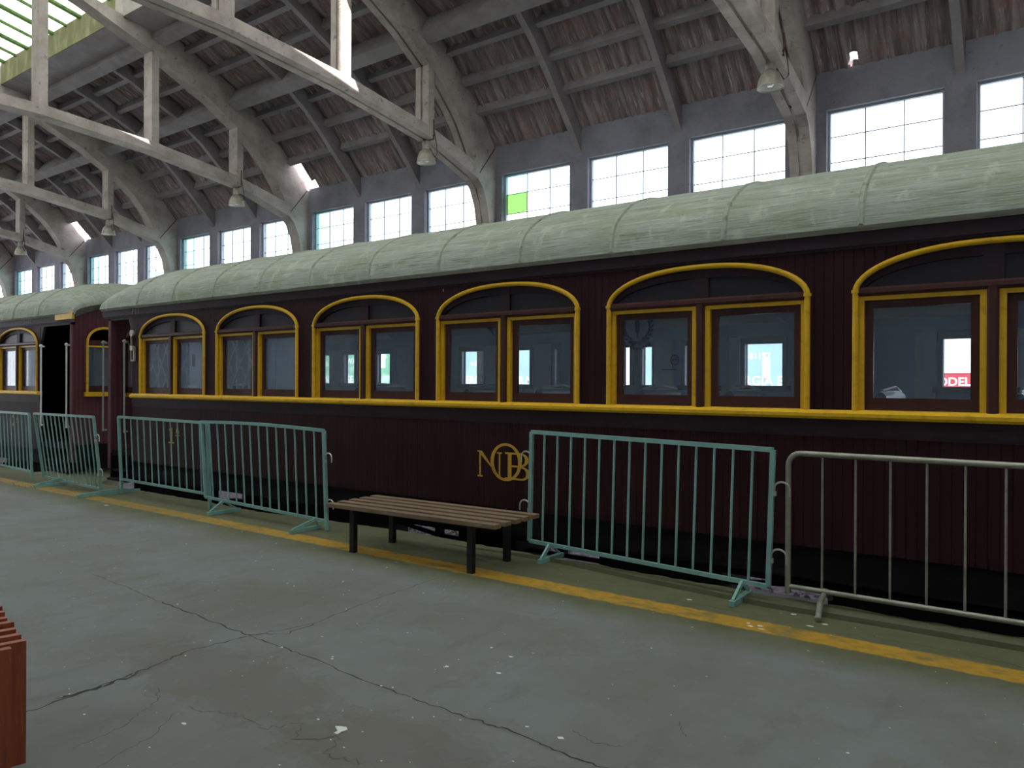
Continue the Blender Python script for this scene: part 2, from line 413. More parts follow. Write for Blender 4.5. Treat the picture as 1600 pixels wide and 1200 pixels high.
def poly_sub(mb, pts, segs):
    for a, b in segs: mb.prism(pts, 0, a, b)
vis_i = 0
for ti, x1 in enumerate(XT):
    x0 = x1-TW
    if ti in (0, 8): continue          # wholly out of sight
    double = ti in (2, 3)
    segs = [(x0, x0+.115), (x1-.125, x1)] if double else [(x0, x1)]
    if 2 <= ti <= 7: lab = tl[ti-2]
    elif ti < 2: lab = 'concrete roof truss standing nearest the right end wall, beyond the right edge of the photo' if ti == 1 else 'concrete roof truss outside the frame at the right end wall'
    else: lab = 'last concrete roof truss at the open far end, out of the frame'
    T = thing('roof_truss', (x0+TW/2, YC, 0), lab, 'roof truss', 'concrete roof trusses')
    for my in (0, 1):
        mm = (lambda P: P) if not my else (lambda P: [mir(p) for p in P])
        mb = MB(); c = COLP if not my else [(p[0], max(p[1], 0.0)) if p[1] < 0 else p for p in COLP]
        poly_sub(mb, mm(c), segs)
        if double: mb.prism(mm([(10.3, -.9 if not my else 0), (10.18, -.9 if not my else 0), (10.16, 3.2), (10.14, 4.33), (9.98, 4.86), (9.72, 5.05), (9.87, 5.10), (10.24, 5.54)]), 0, x0+.11, x1-.12)
        obj('column', mb, M['truss'], T)
        jp = [(9.845, 5.08), (9.862, 5.075), (10.268, 5.572), (10.252, 5.585)]
        obj('joint_seam', MB().prism(mm(jp), 0, x0-.002, x1+.002), M['crack'], T)
        mb = MB()
        for a, b in segs:
            mb.strip(mm([RIB_L[0]]+RIB_L[1:]), mm(RIB_U), 0, a, b)
        if double: mb.strip(mm([(p[0]+.03, p[1]+.05) for p in RIB_L]), mm([(p[0]-.02, p[1]-.03) for p in RIB_U]), 0, x0+.11, x1-.12)
        mb.prism(mm([(7.3, 7.74), (6.50, 7.70), (6.45, 7.72), (6.45, 8.12), (7.0, 7.88)]), 0, x0, x1)
        obj('arch_rib', mb, M['truss'], T)
        mb = MB()
        for a, b in segs:
            mb.strip(mm(TIE_L), mm([TIE_U[1]]+TIE_U[2:]), 0, a, b)
            mb.prism(mm([(9.66, 5.03), (9.85, 5.085), (9.74, 5.25)]), 0, a, b)
        if double: mb.strip(mm([(p[0], p[1]+.03) for p in TIE_L]), mm([(p[0], p[1]-.02) for p in TIE_U[1:]]), 0, x0+.11, x1-.12)
        obj('tie_beam', mb, M['truss'], T)
        for y in HY:
            zl = TIE_U[2][1] if y > 8 else (5.75 if y > 6 else 5.86)
            zl -= .10
            zu = 6.48 if y > 8 else (7.36 if y > 6 else 7.95)
            mb = MB()
            for a, b in segs:
                mb.prism(mm([(y-.0, zl), (y+.13, zl), (y+.13, zu), (y, zu)]), 0, a+.006, b-.006)
            if double: mb.prism(mm([(y+.03, zl), (y+.11, zl), (y+.11, zu), (y+.03, zu)]), 0, x0+.11, x1-.12)
            obj('hanger', mb, M['truss'], T)

# skylight along the ridge ----------------------------------------------------
YR, ZR, YCB, ZCB = YC, 8.57, 6.45, 8.15
for bi, (bl, br) in enumerate(bays):
    for my in (0, 1):
        mm = (lambda p: p) if not my else mir
        L_, R_ = bl-TW/2, br+TW/2+(.3 if bi == 0 else 0)
        # kerb with its soffit slab
        mb = MB()
        mb.prism([mm((6.462, 7.725)), mm((7.05, 7.62)), mm((7.05, 7.80)), mm((6.56, 7.84)), mm((6.53, 8.15)), mm((6.462, 8.15))], 0, bl, br+(.3 if bi == 0 else 0))
        o = obj('window_%d' % nwin, mb, M['beam']); nwin += 1; tag(o, kind='structure')
        obj('kerb_face', MB().prism([mm((6.44, 7.72)), mm((6.463, 7.72)), mm((6.463, 8.16)), mm((6.44, 8.16))], 0, bl, br), M['moss'] if bl < -13 else M['concrete'], o)
        slope = (ZR-ZCB)/(YCB-YR)
        gz = lambda y: ZCB+(YCB-y)*slope
        panes = [(L_, R_, YR, YCB+.12)]
        if not my and bi == 2:   # bay beside the double truss: pane gaps added and shaped to aim a sunbeam at it
            panes = [(L_, -6.75, YR, YCB+.12)]
            st = .06; x = -6.75
            while x < R_-1e-6:
                xe_ = min(x+st, R_); xc = (x+xe_)/2
                if xc < -5.44:
                    gc_ = 6.20-.561*(xc+6.6); panes += [(x, xe_, YR, gc_-.10), (x, xe_, gc_+.10, YCB+.12)]
                elif xc < -5.20: panes += [(x, xe_, 5.62, YCB+.12)]
                else:
                    panes += [(x, R_, YR, YCB+.12)]; break
                x = xe_
        if not my and bi == 3:  # added pane gap, placed to drop a sun patch on the left tie
            panes = [(L_, -10.36, YR, YCB+.12), (-10.36, -10.16, 5.35, YCB+.12), (-10.36, -10.16, YR, 4.68), (-10.16, R_, YR, YCB+.12)]
        for (a, b, ya, yb) in panes:
            mb = MB(); p, q = mm((ya, gz(ya))), mm((yb, gz(yb)))
            mb.prism([p, q, (q[0], q[1]+.008), (p[0], p[1]+.008)], 0, a, b)
            obj('pane', mb, M['skyglass'], o)
        if bl < -12.95 or bl > -2:
            nb = 8; mb = MB()
            for i in range(nb+1):
                x = bl+(br-bl)*(i+.35)/(nb+.6)
                for dx in ((-.04, .03) if i % 2 == 0 else (0,)):
                    p = mm((YCB, gz(YCB)-.02)); q = mm((YR, gz(YR)-.02))
                    mb.beam((x+dx, *p), (x+dx, *q), .022 if i % 2 == 0 else .035, .05)
            obj('glazing_bar', mb, M['skyline'], o)

# ------------------------------------------------------------------ platform floor
def concrete_floor():
    m = mat('platform_floor', (.20, .205, .195), .82)
    nt = m.node_tree; N = nt.nodes.new; L = nt.links.new; b = nt.nodes['Principled BSDF']
    geo = N('ShaderNodeNewGeometry'); sp = N('ShaderNodeSeparateXYZ'); L(geo.outputs['Position'], sp.inputs[0])
    def noise(scale, det=6, st=U, rough=.6):
        mp = N('ShaderNodeMapping'); mp.inputs['Scale'].default_value = st; L(geo.outputs['Position'], mp.inputs[0])
        t = N('ShaderNodeTexNoise'); t.inputs['Scale'].default_value = scale; t.inputs['Detail'].default_value = det; t.inputs['Roughness'].default_value = rough
        L(mp.outputs[0], t.inputs['Vector']); return t.outputs['Fac']
    def rng(v, a, c, t0=0, t1=1):
        r = N('ShaderNodeMapRange'); r.inputs['From Min'].default_value = a; r.inputs['From Max'].default_value = c
        r.inputs['To Min'].default_value = t0; r.inputs['To Max'].default_value = t1; L(v, r.inputs['Value']); return r.outputs[0]
    def mix(fac, A, B):
        x = N('ShaderNodeMix'); x.data_type = 'RGBA'; L(fac, x.inputs['Factor'])
        for s, v in (('A', A), ('B', B)):
            if isinstance(v, tuple): x.inputs[s].default_value = (*v, 1)
            else: L(v, x.inputs[s])
        return x.outputs['Result']
    def math2(op, a, b2=None):
        x = N('ShaderNodeMath'); x.operation = op
        for i, v in enumerate((a, b2)):
            if v is None: continue
            if isinstance(v, (int, float)): x.inputs[i].default_value = v
            else: L(v, x.inputs[i])
        return x.outputs[0]
    c = mix(rng(noise(.9, 7), .40, .66), (.180, .197, .204), (.152, .158, .150))
    c = mix(rng(noise(2.3, 6, (1, 1, 1)), .52, .68, 0, .6), c, (.152, .142, .126))
    # brown damp stains with their own outline
    for (cx, cy, rx, ry, k) in ((-3.75, 2.45, .95, .34, .5), (-2.35, 2.35, .75, .38, .5), (-4.9, 3.4, .8, .5, .3), (-1.7, 2.35, .6, .3, .4), (-3.2, 4.0, .9, .35, .3)):
        dx = math2('DIVIDE', math2('SUBTRACT', sp.outputs[0], cx), rx); dy = math2('DIVIDE', math2('SUBTRACT', sp.outputs[1], cy), ry)
        d = math2('SQRT', math2('ADD', math2('MULTIPLY', dx, dx), math2('MULTIPLY', dy, dy)))
        d = math2('ADD', d, math2('MULTIPLY', math2('SUBTRACT', noise(3.2, 5), .5), 1.5))
        c = mix(rng(d, .95, .78, 0, k), c, (.130, .112, .093))
        # darker tide mark along the rim
        rim = math2('SUBTRACT', 1., math2('ABSOLUTE', math2('MULTIPLY', math2('SUBTRACT', d, .95), 22.)))
        c = mix(rng(rim, 0, 1, 0, .45*k), c, (.085, .08, .07))
    # faint fine scratches and dark spots
    c = mix(rng(noise(22, 4, (1, 3, 1)), .68, .76, 0, .6), c, (.09, .095, .09))
    c = mix(rng(noise(4, 8, (1.4, .5, 1)), .55, .72, 0, .5), c, (.115, .122, .118))
    c = mix(rng(noise(7, 8), .60, .73, 0, .45), c, (.225, .23, .225))
    # mossy green margin towards the platform edge
    yv = math2('ADD', sp.outputs[1], math2('MULTIPLY', math2('SUBTRACT', noise(1.6, 5), .5), .55))
    c = mix(rng(yv, 4.50, 4.95, 0, .95), c, mix(rng(noise(6, 6), .4, .65), (.088, .094, .045), (.112, .113, .061)))
    # the worn yellow safety line
    ye = math2('ADD', sp.outputs[1], math2('MULTIPLY', math2('SUBTRACT', noise(9, 5), .5), .09))
    line = math2('MULTIPLY', rng(ye, 4.985, 5.01), rng(ye, 5.235, 5.21))
    wear = rng(noise(5, 8, (.7, 1.4, 1)), .68, .50, .25, 1)
    left = rng(sp.outputs[0], -9.0, -6.0, .62, 1)
    c = mix(math2('MULTIPLY', math2('MULTIPLY', line, wear), left), c, mix(rng(noise(14, 5), .45, .7), (.42, .24, .022), (.30, .17, .025)))
    L(c, b.inputs['Base Color'])
    bp = N('ShaderNodeBump'); bp.inputs['Strength'].default_value = .25; bp.inputs['Distance'].default_value = .01
    L(noise(26, 6), bp.inputs['Height']); L(bp.outputs[0], b.inputs['Normal'])
    return m
M['floor'] = concrete_floor()

EDGE = [(-36, 5.9), (-14.8, 5.93), (-13, 5.93), (-9.5, 5.92), (-8.3, 5.86), (-7.6, 5.95), (-6.65, 6.03), (-6.1, 6.08), (-5.3, 6.06), (-4.5, 5.96), (-4.0, 5.88), (-3.44, 5.90), (-3, 5.87), (-2.4, 5.87), (-1.9, 5.83), (-1.45, 5.87), (-1, 5.84), (0, 5.84), (8.2, 5.86)]
STEP = [(-36, 5.62), (-5.5, 5.80), (-3.76, 5.80), (-2.9, 5.68), (-2.33, 5.63), (-1.8, 5.575), (-1, 5.60), (8.2, 5.62)]
def interp(T, x):
    for (a, b), (c, d) in zip(T, T[1:]):
        if a <= x <= c: return b+(d-b)*(x-a)/(c-a)
    return T[-1][1]
mb = MB(); mb.box(XEND0, XEND1, YN, 5.55, -.25, 0)
rr = random.Random(5)
n = 620; prev = None
for i in range(n+1):
    x = XEND0+(XEND1-XEND0)*i/n
    fine = x > -16
    e = interp(EDGE, x)+(rr.uniform(-.018, .018) if fine else 0); s = min(interp(STEP, x), e-.06)
    h = .034*max(0, min(1, (x+5.2)/1.2))
    ring = [(x, 5.5, -.0005), (x, s-.004, -.0005), (x, s, -.014 if h > .003 else -.0005), (x, s+.006, h), (x, e-.05, h), (x, e-.015, h-.012), (x, e, h-.05+rr.uniform(-.012, .012)), (x, e-.02, -.2), (x, e-.02, -1.0)]
    o = len(mb.v); mb.v += ring
    if prev is not None:
        for k in range(len(ring)-1):
            mb.f.append([prev+k, o+k, o+k+1, prev+k+1]); mb.mi.append(0)
    prev = o
# cracks: thin dirt-filled lines lying in the slab joints
mb.m = 1
def crack(pts, w, jit=.02, seed=1, z=.0012, sub=9):
    r = random.Random(seed); P = []
    for (a, b) in zip(pts, pts[1:]):
        for k in range(sub):
            t = k/sub; P.append((a[0]+(b[0]-a[0])*t, a[1]+(b[1]-a[1])*t))
    P.append(pts[-1])
    P = [(x+r.uniform(-jit, jit), y+r.uniform(-jit, jit)) for x, y in P]
    L_ = []; R_ = []
    for i, p in enumerate(P):
        q = P[min(i+1, len(P)-1)]; o_ = P[max(i-1, 0)]
        dx, dy = q[0]-o_[0], q[1]-o_[1]; l = math.hypot(dx, dy) or 1
        ww = w*r.uniform(.35, 1.15)/2*(0.25 if i in (0, len(P)-1) else 1)
        L_.append((p[0]-dy/l*ww, p[1]+dx/l*ww, z)); R_.append((p[0]+dy/l*ww, p[1]-dx/l*ww, z))
    vs = L_+R_; nn = len(P)
    mb.add(vs, [(i, i+1, nn+i+1, nn+i) for i in range(nn-1)])
crack([(-6.72, 3.09), (-5.9, 3.04), (-5.43, 3.0)], 0.0062, .012, 1)
crack([(-5.43, 3.0), (-4.8, 2.97), (-4.25, 2.94)], 0.0136, .012, 2)
crack([(-4.25, 2.94), (-3.72, 2.93), (-3.0, 2.865), (-2.42, 2.86), (-2.12, 2.87), (-1.74, 2.83), (-1.3, 2.84)], 0.0112, .010, 3, sub=12)
crack([(-4.12, 1.55), (-4.16, 1.85), (-4.20, 2.1), (-4.22, 2.26), (-4.30, 2.55), (-4.25, 2.94)], 0.0161, .012, 4)
crack([(-4.18, 1.75), (-4.16, 2.0), (-4.20, 2.2)], 0.0248, .02, 14)
crack([(-4.25, 2.94), (-4.12, 3.34), (-4.2, 3.8), (-4.24, 4.24), (-4.27, 4.76)], 0.0081, .012, 5)
crack([(-4.3, 2.95), (-4.1, 3.1), (-4.12, 3.35)], 0.0112, .02, 15)
mb.m = 3; crack([(-3.55, 1.55), (-3.6, 1.8), (-3.75, 2.05), (-3.9, 2.15)], 0.0050, .015, 6); mb.m = 1
mb.m = 3; crack([(-3.3, 1.55), (-3.4, 1.85), (-3.55, 2.05)], 0.0050, .012, 7); mb.m = 1
mb.m = 3; crack([(-3.55, 2.1), (-3.3, 2.2), (-3.05, 2.2), (-2.95, 2.35)], 0.0074, .02, 8); mb.m = 1
mb.m = 3; crack([(-2.95, 2.35), (-2.85, 2.2), (-2.7, 2.35), (-2.62, 2.2), (-2.45, 2.25)], 0.0074, .02, 9); mb.m = 1
crack([(-1.9, 3.05), (-1.75, 3.0), (-1.62, 3.05)], 0.0050, .01, 10)
crack([(-1.55, 3.45), (-1.45, 3.30)], 0.0050, .008, 11)
crack([(-.55, 5.33), (-.3, 5.30), (-.1, 5.27)], 0.0099, .02, 12)
crack([(-1.1, 5.36), (-.85, 5.33), (-.65, 5.35)], 0.0074, .02, 13)
crack([(-2.6, 5.36), (-2.1, 5.33), (-1.7, 5.36)], 0.0050, .02, 16)
crack([(-14.5, 5.1), (-13.4, 5.0), (-12.4, 4.95)], 0.0186, .05, 17)
crack([(-13.6, 5.4), (-13, 5.2), (-12.6, 5.28)], 0.0124, .05, 18)
# pale paint flecks
mb.m = 2
rf = random.Random(11)
def fleck(x, y, r):
    k = rf.randint(4, 6); a0 = rf.uniform(0, 6)
    mb.add([(x+r*rf.uniform(.5, 1.3)*math.cos(a0+2*PI*i/k)*1.4, y+r*rf.uniform(.5, 1.3)*math.sin(a0+2*PI*i/k), .0015) for i in range(k)], [tuple(range(k))])
for i in range(300):
    y = rf.uniform(1.6, 5.5); x = -y*rf.uniform(.0, 2.4)+rf.uniform(-.4, .3)
    fleck(x, y, rf.choice([.003, .003, .004, .005, .007]))
for (x, y, r) in ((-1.77, 5.08, .022), (-1.72, 5.12, .018), (-1.80, 5.13, .015), (-1.69, 5.06, .016), (-1.45, 5.32, .02), (-1.38, 5.42, .016), (-2.35, 5.42, .02), (-1.62, 5.52, .02), (-3.4, 2.0, .014), (-1.9, 2.95, .014), (-1.6, 2.65, .016), (-2.6, 3.4, .013), (-2.9, 3.3, .011), (-2.7, 3.65, .013), (-10.2, 4.9, .03)): fleck(x, y, r)
fl = obj('floor', mb, [M['floor'], M['crack'], M['fleck'], M['tide']]); tag(fl, kind='structure')

# boarding slab in the gap between the two coaches
mb = MB(); mb.prism([(-14.9, 5.88), (-12.5, 5.86), (-12.95, 6.3), (-13.5, 6.95), (-14.7, 7.55), (-14.9, 7.4)], 2, -.16, -.002)
tag(obj('boarding_slab', mb, M['floor'], loc=(-13.7, 6.4, -.16)), 'mossy concrete slab bridging from the platform edge into the gap between the coaches', 'slab')
mb = MB(); mb.m = 0
for (x, z, w) in (): pass
# track bed and ground
mb = MB(); mb.box(XEND0, XEND1, 5.7, 9.42, -1.2, -.92); tag(obj('floor_trackbed', mb, M['dark']), kind='structure')  # black colour stands in for the coach's shade on the track bed
mb = MB(); mb.box(XEND0, XEND1, 9.42, 10.9, -1.2, -.92); tag(obj('floor_ballast', mb, M['ballast']), kind='structure')
mb = MB(); mb.box(-90, 60, 10.9, 12.2, -1.2, -.90); tag(obj('ground_outside', mb, M['ballast']), kind='structure')
mb = MB(); mb.box(-90, 60, 12.2, 70, -1.2, -.90); tag(obj('ground_bounce', mb, M['bouncepaving']), kind='structure')  # pale ground added to bounce sunlight up onto the banners
# ballast stones are a mass nobody could count
mb = MB(); rb = random.Random(2)
for i in range(2600):
    x = rb.uniform(-12, .5); y = rb.uniform(9.4, 11.6); r = rb.uniform(.02, .05)
    vs = [(x+r*rb.uniform(.6, 1.2)*a, y+r*rb.uniform(.6, 1.2)*b, -.93+r*rb.uniform(.6, 1.3)*c) for a, b, c in ((1, 0, 0.2), (0, 1, .2), (-1, 0, .2), (0, -1, .2), (.1, .1, 1))]
    mb.add(vs, [(0, 1, 4), (1, 2, 4), (2, 3, 4), (3, 0, 4)])
tag(obj('ballast', mb, M['ballast']), 'loose grey ballast stones beyond the rails under the coach', 'ballast', kind='stuff')
for k, y in enumerate((6.98, 7.98)):
    mb = MB(); mb.prism([(y-.06, -.92), (y+.06, -.92), (y+.06, -.905), (y+.012, -.885), (y+.012, -.83), (y+.034, -.815), (y+.034, -.79), (y-.034, -.79), (y-.034, -.815), (y-.012, -.83), (y-.012, -.885), (y-.06, -.905)], 0, -35.9, 8.1)
    tag(obj('rail', mb, M['rust'], loc=(-14, y, -.92)), ['rusty steel rail under the near side of the coaches, beside the platform', 'rusty steel rail under the far side of the coaches'][k], 'rail', 'track rails')

# ------------------------------------------------------------------ coaches
Y0, Y1, YM = 6.15, 8.85, 7.5
ZB, ZE = .36, 2.80
PROF = [(6.07, 2.79), (6.08, 2.88), (6.105, 2.98), (6.16, 3.07), (6.235, 3.14), (6.35, 3.222), (6.47, 3.295), (6.62, 3.36), (6.85, 3.43), (7.15, 3.485), (7.5, 3.505)]
FULL = PROF+[(2*YM-y, z) for y, z in PROF[-2::-1]]
SILL0, SILL1, ZSP, ZAP = 1.357, 1.425, 2.313, 2.606
HW = .875
def arch_z(u, hw=HW, zs=ZSP, rise=ZAP-ZSP):
    t = min(1, abs(u)/hw); return zs+rise*(max(0, 1-t**2.25))**.52
def roof_mesh(xa, xb, hipa, hipb, seams):
    mb = MB(); xs = []
    L_ = 1.25
    def add(x):
        if xa <= x <= xb: xs.append(x)
    for k in range(15):
        t = k/14
        if hipa: add(xa+L_*t*t)
        if hipb: add(xb-L_*t*t)
    x = xa
    while x < xb+.01: add(min(x, xb)); x += .5
    xs = sorted(set(round(x, 4) for x in xs))
    def sc(x):
        t = 1.
        if hipa: t = min(t, (x-xa)/L_)
        if hipb: t = min(t, (xb-x)/L_)
        t = max(0, min(1, t)); return .40+.60*math.sqrt(max(0, 1-(1-t)**2))
    rows = []
    for x in xs:
        k = sc(x)
        rows.append([(x, YM+(y-YM)*(1 if k > .99 else .985+.015*k), 2.79+(z-2.79)*k) for y, z in FULL])
    o = len(mb.v); n = len(FULL)
    for r in rows: mb.v += r
    for i in range(len(rows)-1):
        for j in range(n-1): mb.f.append([o+i*n+j, o+(i+1)*n+j, o+(i+1)*n+j+1, o+i*n+j+1]); mb.mi.append(0)
    # underside skin gives the roof its thickness
    o2 = len(mb.v)
    for r in rows: mb.v += [(p[0], YM+(p[1]-YM)*.975, p[2]-.035) for p in r]
    for i in range(len(rows)-1):
        for j in range(n-1): mb.f.append([o2+i*n+j, o2+i*n+j+1, o2+(i+1)*n+j+1, o2+(i+1)*n+j]); mb.mi.append(0)
    for i in range(len(rows)-1):
        for j in (0, n-1): mb.f.append([o+i*n+j, o+(i+1)*n+j, o2+(i+1)*n+j, o2+i*n+j]); mb.mi.append(0)
    for i in (0, len(rows)-1):
        for j in range(n-1): mb.f.append([o+i*n+j, o+i*n+j+1, o2+i*n+j+1, o2+i*n+j]); mb.mi.append(0)
    mb.m = 1
    for x in seams:
        k = sc(x); rows2 = []
        for dx, h in ((-.024, 0), (-.012, .013), (.012, .013), (.024, 0)):
            rows2.append([(x+dx, YM+(y-YM)*(1+h/1.4), 2.79+(z-2.79)*k+h*.9) for y, z in FULL])
        o = len(mb.v)
        for r in rows2: mb.v += r
        for i in range(3):
            for j in range(n-1): mb.f.append([o+i*n+j, o+(i+1)*n+j, o+(i+1)*n+j+1, o+i*n+j+1]); mb.mi.append(1)
    return mb

def side_wall(mb, xa, xb, wins, y0, y1, ztop=2.72, zlow=SILL0, hw=HW):
    """planked side: apron below the sill, piers and arch spandrels"""
    mb.box(xa, xb, y0, y1, ZB, zlow)
    prev = xa
    for c in wins:
        mb.box(prev, c-hw, y0, y1, zlow, ztop); prev = c+hw
        n = 22
        us = [-hw+2*hw*(.5-.5*math.cos(PI*i/n)) for i in range(n+1)]
        mb.strip([(c+u, arch_z(u, hw)) for u in us], [(c+u, ztop) for u in us], 1, y0, y1)
    mb.box(prev, xb, y0, y1, zlow, ztop)

def coach_window(P, c, idx, left=None, right=None):
    """arched double window on the platform side. Parent part: yellow trim; the rest are its sub-parts."""
    y = Y0; hw = HW
    mb = MB()
    n = 26
    arch = [(c-hw+2*hw*(.5-.5*math.cos(PI*i/n))) for i in range(n+1)]
    pts = [(x, y-.004, arch_z(x-c)) for x in arch]
    mb.tube(pts, .023, 8)
    for s in (-1, 1):                       # jambs with bead, collar and a flat reveal
        xj = c+s*hw
        mb.tube([(xj, y-.004, SILL1-.005), (xj, y-.004, ZSP+.0)], .023, 8)
        mb.tube([(xj, y-.004, ZSP-.012), (xj, y-.004, ZSP+.012)], .031, 8)
        xi = c+s*(hw-.055)
        mb.box(min(xj, xi), max(xj, xi), y+.018, y+.085, SILL1-.01, ZSP-.030)
        # inner strips beside the mullion
        a, b = c+s*.036, c+s*.078
        mb.box(min(a, b), max(a, b), y+.012, y+.085, SILL1-.01, ZSP-.035)
        a, b = c+s*.078, c+s*(hw-.055)
        mb.box(min(a, b), max(a, b), y+.016, y+.085, ZSP-.068, ZSP-.035)
    w = obj('window', mb, M['yellow'], P, sm=50)
    # brown mullion, transom and tympanum
    mb = MB(); mb.prism([(c-.036, y+.06), (c-.036, y-.005), (c-.02, y-.022), (c+.02, y-.022), (c+.036, y-.005), (c+.036, y+.06)], 2, SILL1-.03, ZSP-.02)
    obj('mullion', mb, M['brown'], w)
    mb = MB(); mb.prism([(y+.06, ZSP-.034), (y-.008, ZSP-.034), (y-.02, ZSP-.015), (y-.018, ZSP+.012), (y+.0, ZSP+.028), (y+.06, ZSP+.028)], 0, c-hw+.018, c+hw-.018)
    obj('transom', mb, M['brown'], w)
    mb = MB(); us = [-hw+.01+(2*hw-.02)*(.5-.5*math.cos(PI*i/20)) for i in range(21)]
    mb.strip([(c+u, ZSP+.02) for u in us], [(c+u, max(ZSP+.021, arch_z(u)+.0)) for u in us], 1, y+.045, y+.075)
    obj('tympanum', mb, M['tymp'], w)
    mb = MB()                                # tympanum framing: rim along the arch and the centre stile
    lo = [(c+u, max(ZSP+.02, arch_z(u*1.0, hw)-.075*(1-.35*abs(u)/hw)-.02)) for u in us]; up = [(c+u, max(ZSP+.021, arch_z(u))) for u in us]
    mb.strip(lo, up, 1, y+.022, y+.05)
    mb.box(c-.062, c+.062, y+.020, y+.05, ZSP+.02, ZAP-.02)
    obj('tympanum_frame', mb, M['fascia'], w)
    for s, opt in ((-1, left), (1, right)):
        a, b = sorted((c+s*.078, c+s*(hw-.055)))
        zt, zb = ZSP-.068, SILL1-.01
        mb = MB(); sy0, sy1 = y+.05, y+.085
        mb.box(a, a+.058, sy0, sy1, zb, zt); mb.box(b-.058, b, sy0, sy1, zb, zt)
        mb.box(a+.058, b-.058, sy0, sy1, zt-.055, zt); mb.box(a+.058, b-.058, sy0, sy1, zb, zb+.105)
        sash = obj('sash', mb, M['brown'], w)
        mb = MB(); mb.box(a+.056, b-.056, sy0+.015, sy0+.019, zb+.10, zt-.05)
        obj('glass', mb, M['glass'], w)
        if opt in ('lattice', 'halflattice'):
            mb = MB(); yl = y+.16; za, zc = zb+.0, zt
            xa_, xb_ = a-.03, b+.03
            if opt == 'halflattice': xb_ = a+.22
            for xv in ([a+.18, a+.46] if opt == 'lattice' else [a+.10]): mb.box(xv-.018, xv+.018, yl-.01, yl+.0, za, zc)
            mb2 = MB()
            k = 0; pitch = .26
            for i in range(-8, 12):
                for sg in (1, -1):
                    # diagonal strips clipped to the opening
                    x_at = lambda z: a+i*pitch+sg*(z-za)*.62
                    seg = []
                    for q in range(41):
                        z = za+(zc-za)*q/40; xx = x_at(z)
                        if xa_ < xx < xb_: seg.append((xx, z))
                    if len(seg) > 2: mb.beam((seg[0][0], yl-.015*sg, seg[0][1]), (seg[-1][0], yl-.015*sg, seg[-1][1]), .012, .02, (0, 1, 0))
            obj('lattice_grille', mb, M['lattice'], w)
        if opt == 'blind':
            mb = MB(); mb.box(a+.02, b-.02, y+.13, y+.15, zb-.02, zt+.02); mb.box(a+.16, a+.185, y+.122, y+.13, zb-.02, zt+.02)
            obj('blind', mb, M['blind'], w)
        if opt == 'halflattice':
            mb = MB(); mb.box(a+.20, b-.0, y+.13, y+.15, zb-.02, zt+.02)
            obj('blind', mb, M['poster'], w)
            mb = MB(); mb.box(a+.195, a+.44, y+.118, y+.128, zt-.075, zt-.05); mb.box(a+.195, a+.44, y+.118, y+.128, zb+.115, zb+.15)
            obj('blind_rail', mb, M['white'], w)
            mb = MB(); mb.box(a+.28, a+.35, y+.124, y+.129, zb+.42, zb+.60); obj('sticker', mb, M['decal'], w)
    return w

FAROPEN = [(-10.62, -10.40), (-10.03, -9.77), (-9.23, -8.93), (-7.42, -7.0), (-6.55, -6.18), (-5.765, -5.72), (-4.72, -4.62), (-4.445, -4.31), (-3.87, -3.50), (-3.13, -2.70), (-1.11, -.55), (-.2, .3), (1.0, 1.5)]
PILLARS = [(-10.36, -10.08), (-8.75, -8.50), (-6.95, -6.70), (-6.08, -5.80), (-4.27, -4.02), (-3.30, -3.18), (-1.36, -1.17), (-.5, -.25)]
def far_wall(P, xa, xb, wins):
    """inside of the coach as seen through the glass: far side with its own windows, pillars, ceiling, floor"""
    yi = Y1-.09
    ops = [o for o in FAROPEN if xa < o[0] and o[1] < xb] or [(c+d, c+d+.45) for c in wins for d in (-.7, .2)]
    ops = sorted(ops); zl, zh = 1.60, 2.08
    def pierced(y0, y1):
        mb = MB(); mb.box(xa, xb, y0, y1, ZB, zl); mb.box(xa, xb, y0, y1, zh, 2.72); prev = xa
        for a, b in ops: mb.box(prev, a, y0, y1, zl, zh); prev = b
        mb.box(prev, xb, y0, y1, zl, zh); return mb
    obj('side_wall', pierced(Y1-.05, Y1), M['maroon'], P)
    obj('inner_lining', pierced(Y1-.08, Y1-.05), M['inblue'], P)
    for a, b in ops:
        mb = MB(); yi = Y1-.08
        mb.box(a-.05, a, yi-.02, yi, zl-.06, zh+.07); mb.box(b, b+.05, yi-.02, yi, zl-.06, zh+.07); mb.box(a-.05, b+.05, yi-.02, yi, zh, zh+.07); mb.box(a-.09, b+.09, yi-.05, yi, zl-.06, zl)
        w = obj('inner_window', mb, M['brown'], P)
        obj('far_glass', MB().box(a, b, Y1-.03, Y1-.026, zl, zh), M['wglass'], w)
    for a, b in [p for p in PILLARS if xa < p[0] < xb]:
        obj('pillar_panel', MB().box(a, b, Y1-.13, Y1-.08, 1.45, 2.16), M['ingreen'], P)
    for c in wins:
        us = [-.8+1.6*(.5-.5*math.cos(PI*i/16)) for i in range(17)]
        obj('inner_tympanum', MB().strip([(c-.9+u, ZSP) for u in us], [(c-.9+u, max(ZSP+.01, arch_z(u, .8)-.06)) for u in us], 1, Y1-.10, Y1-.08), M['incream'], P)
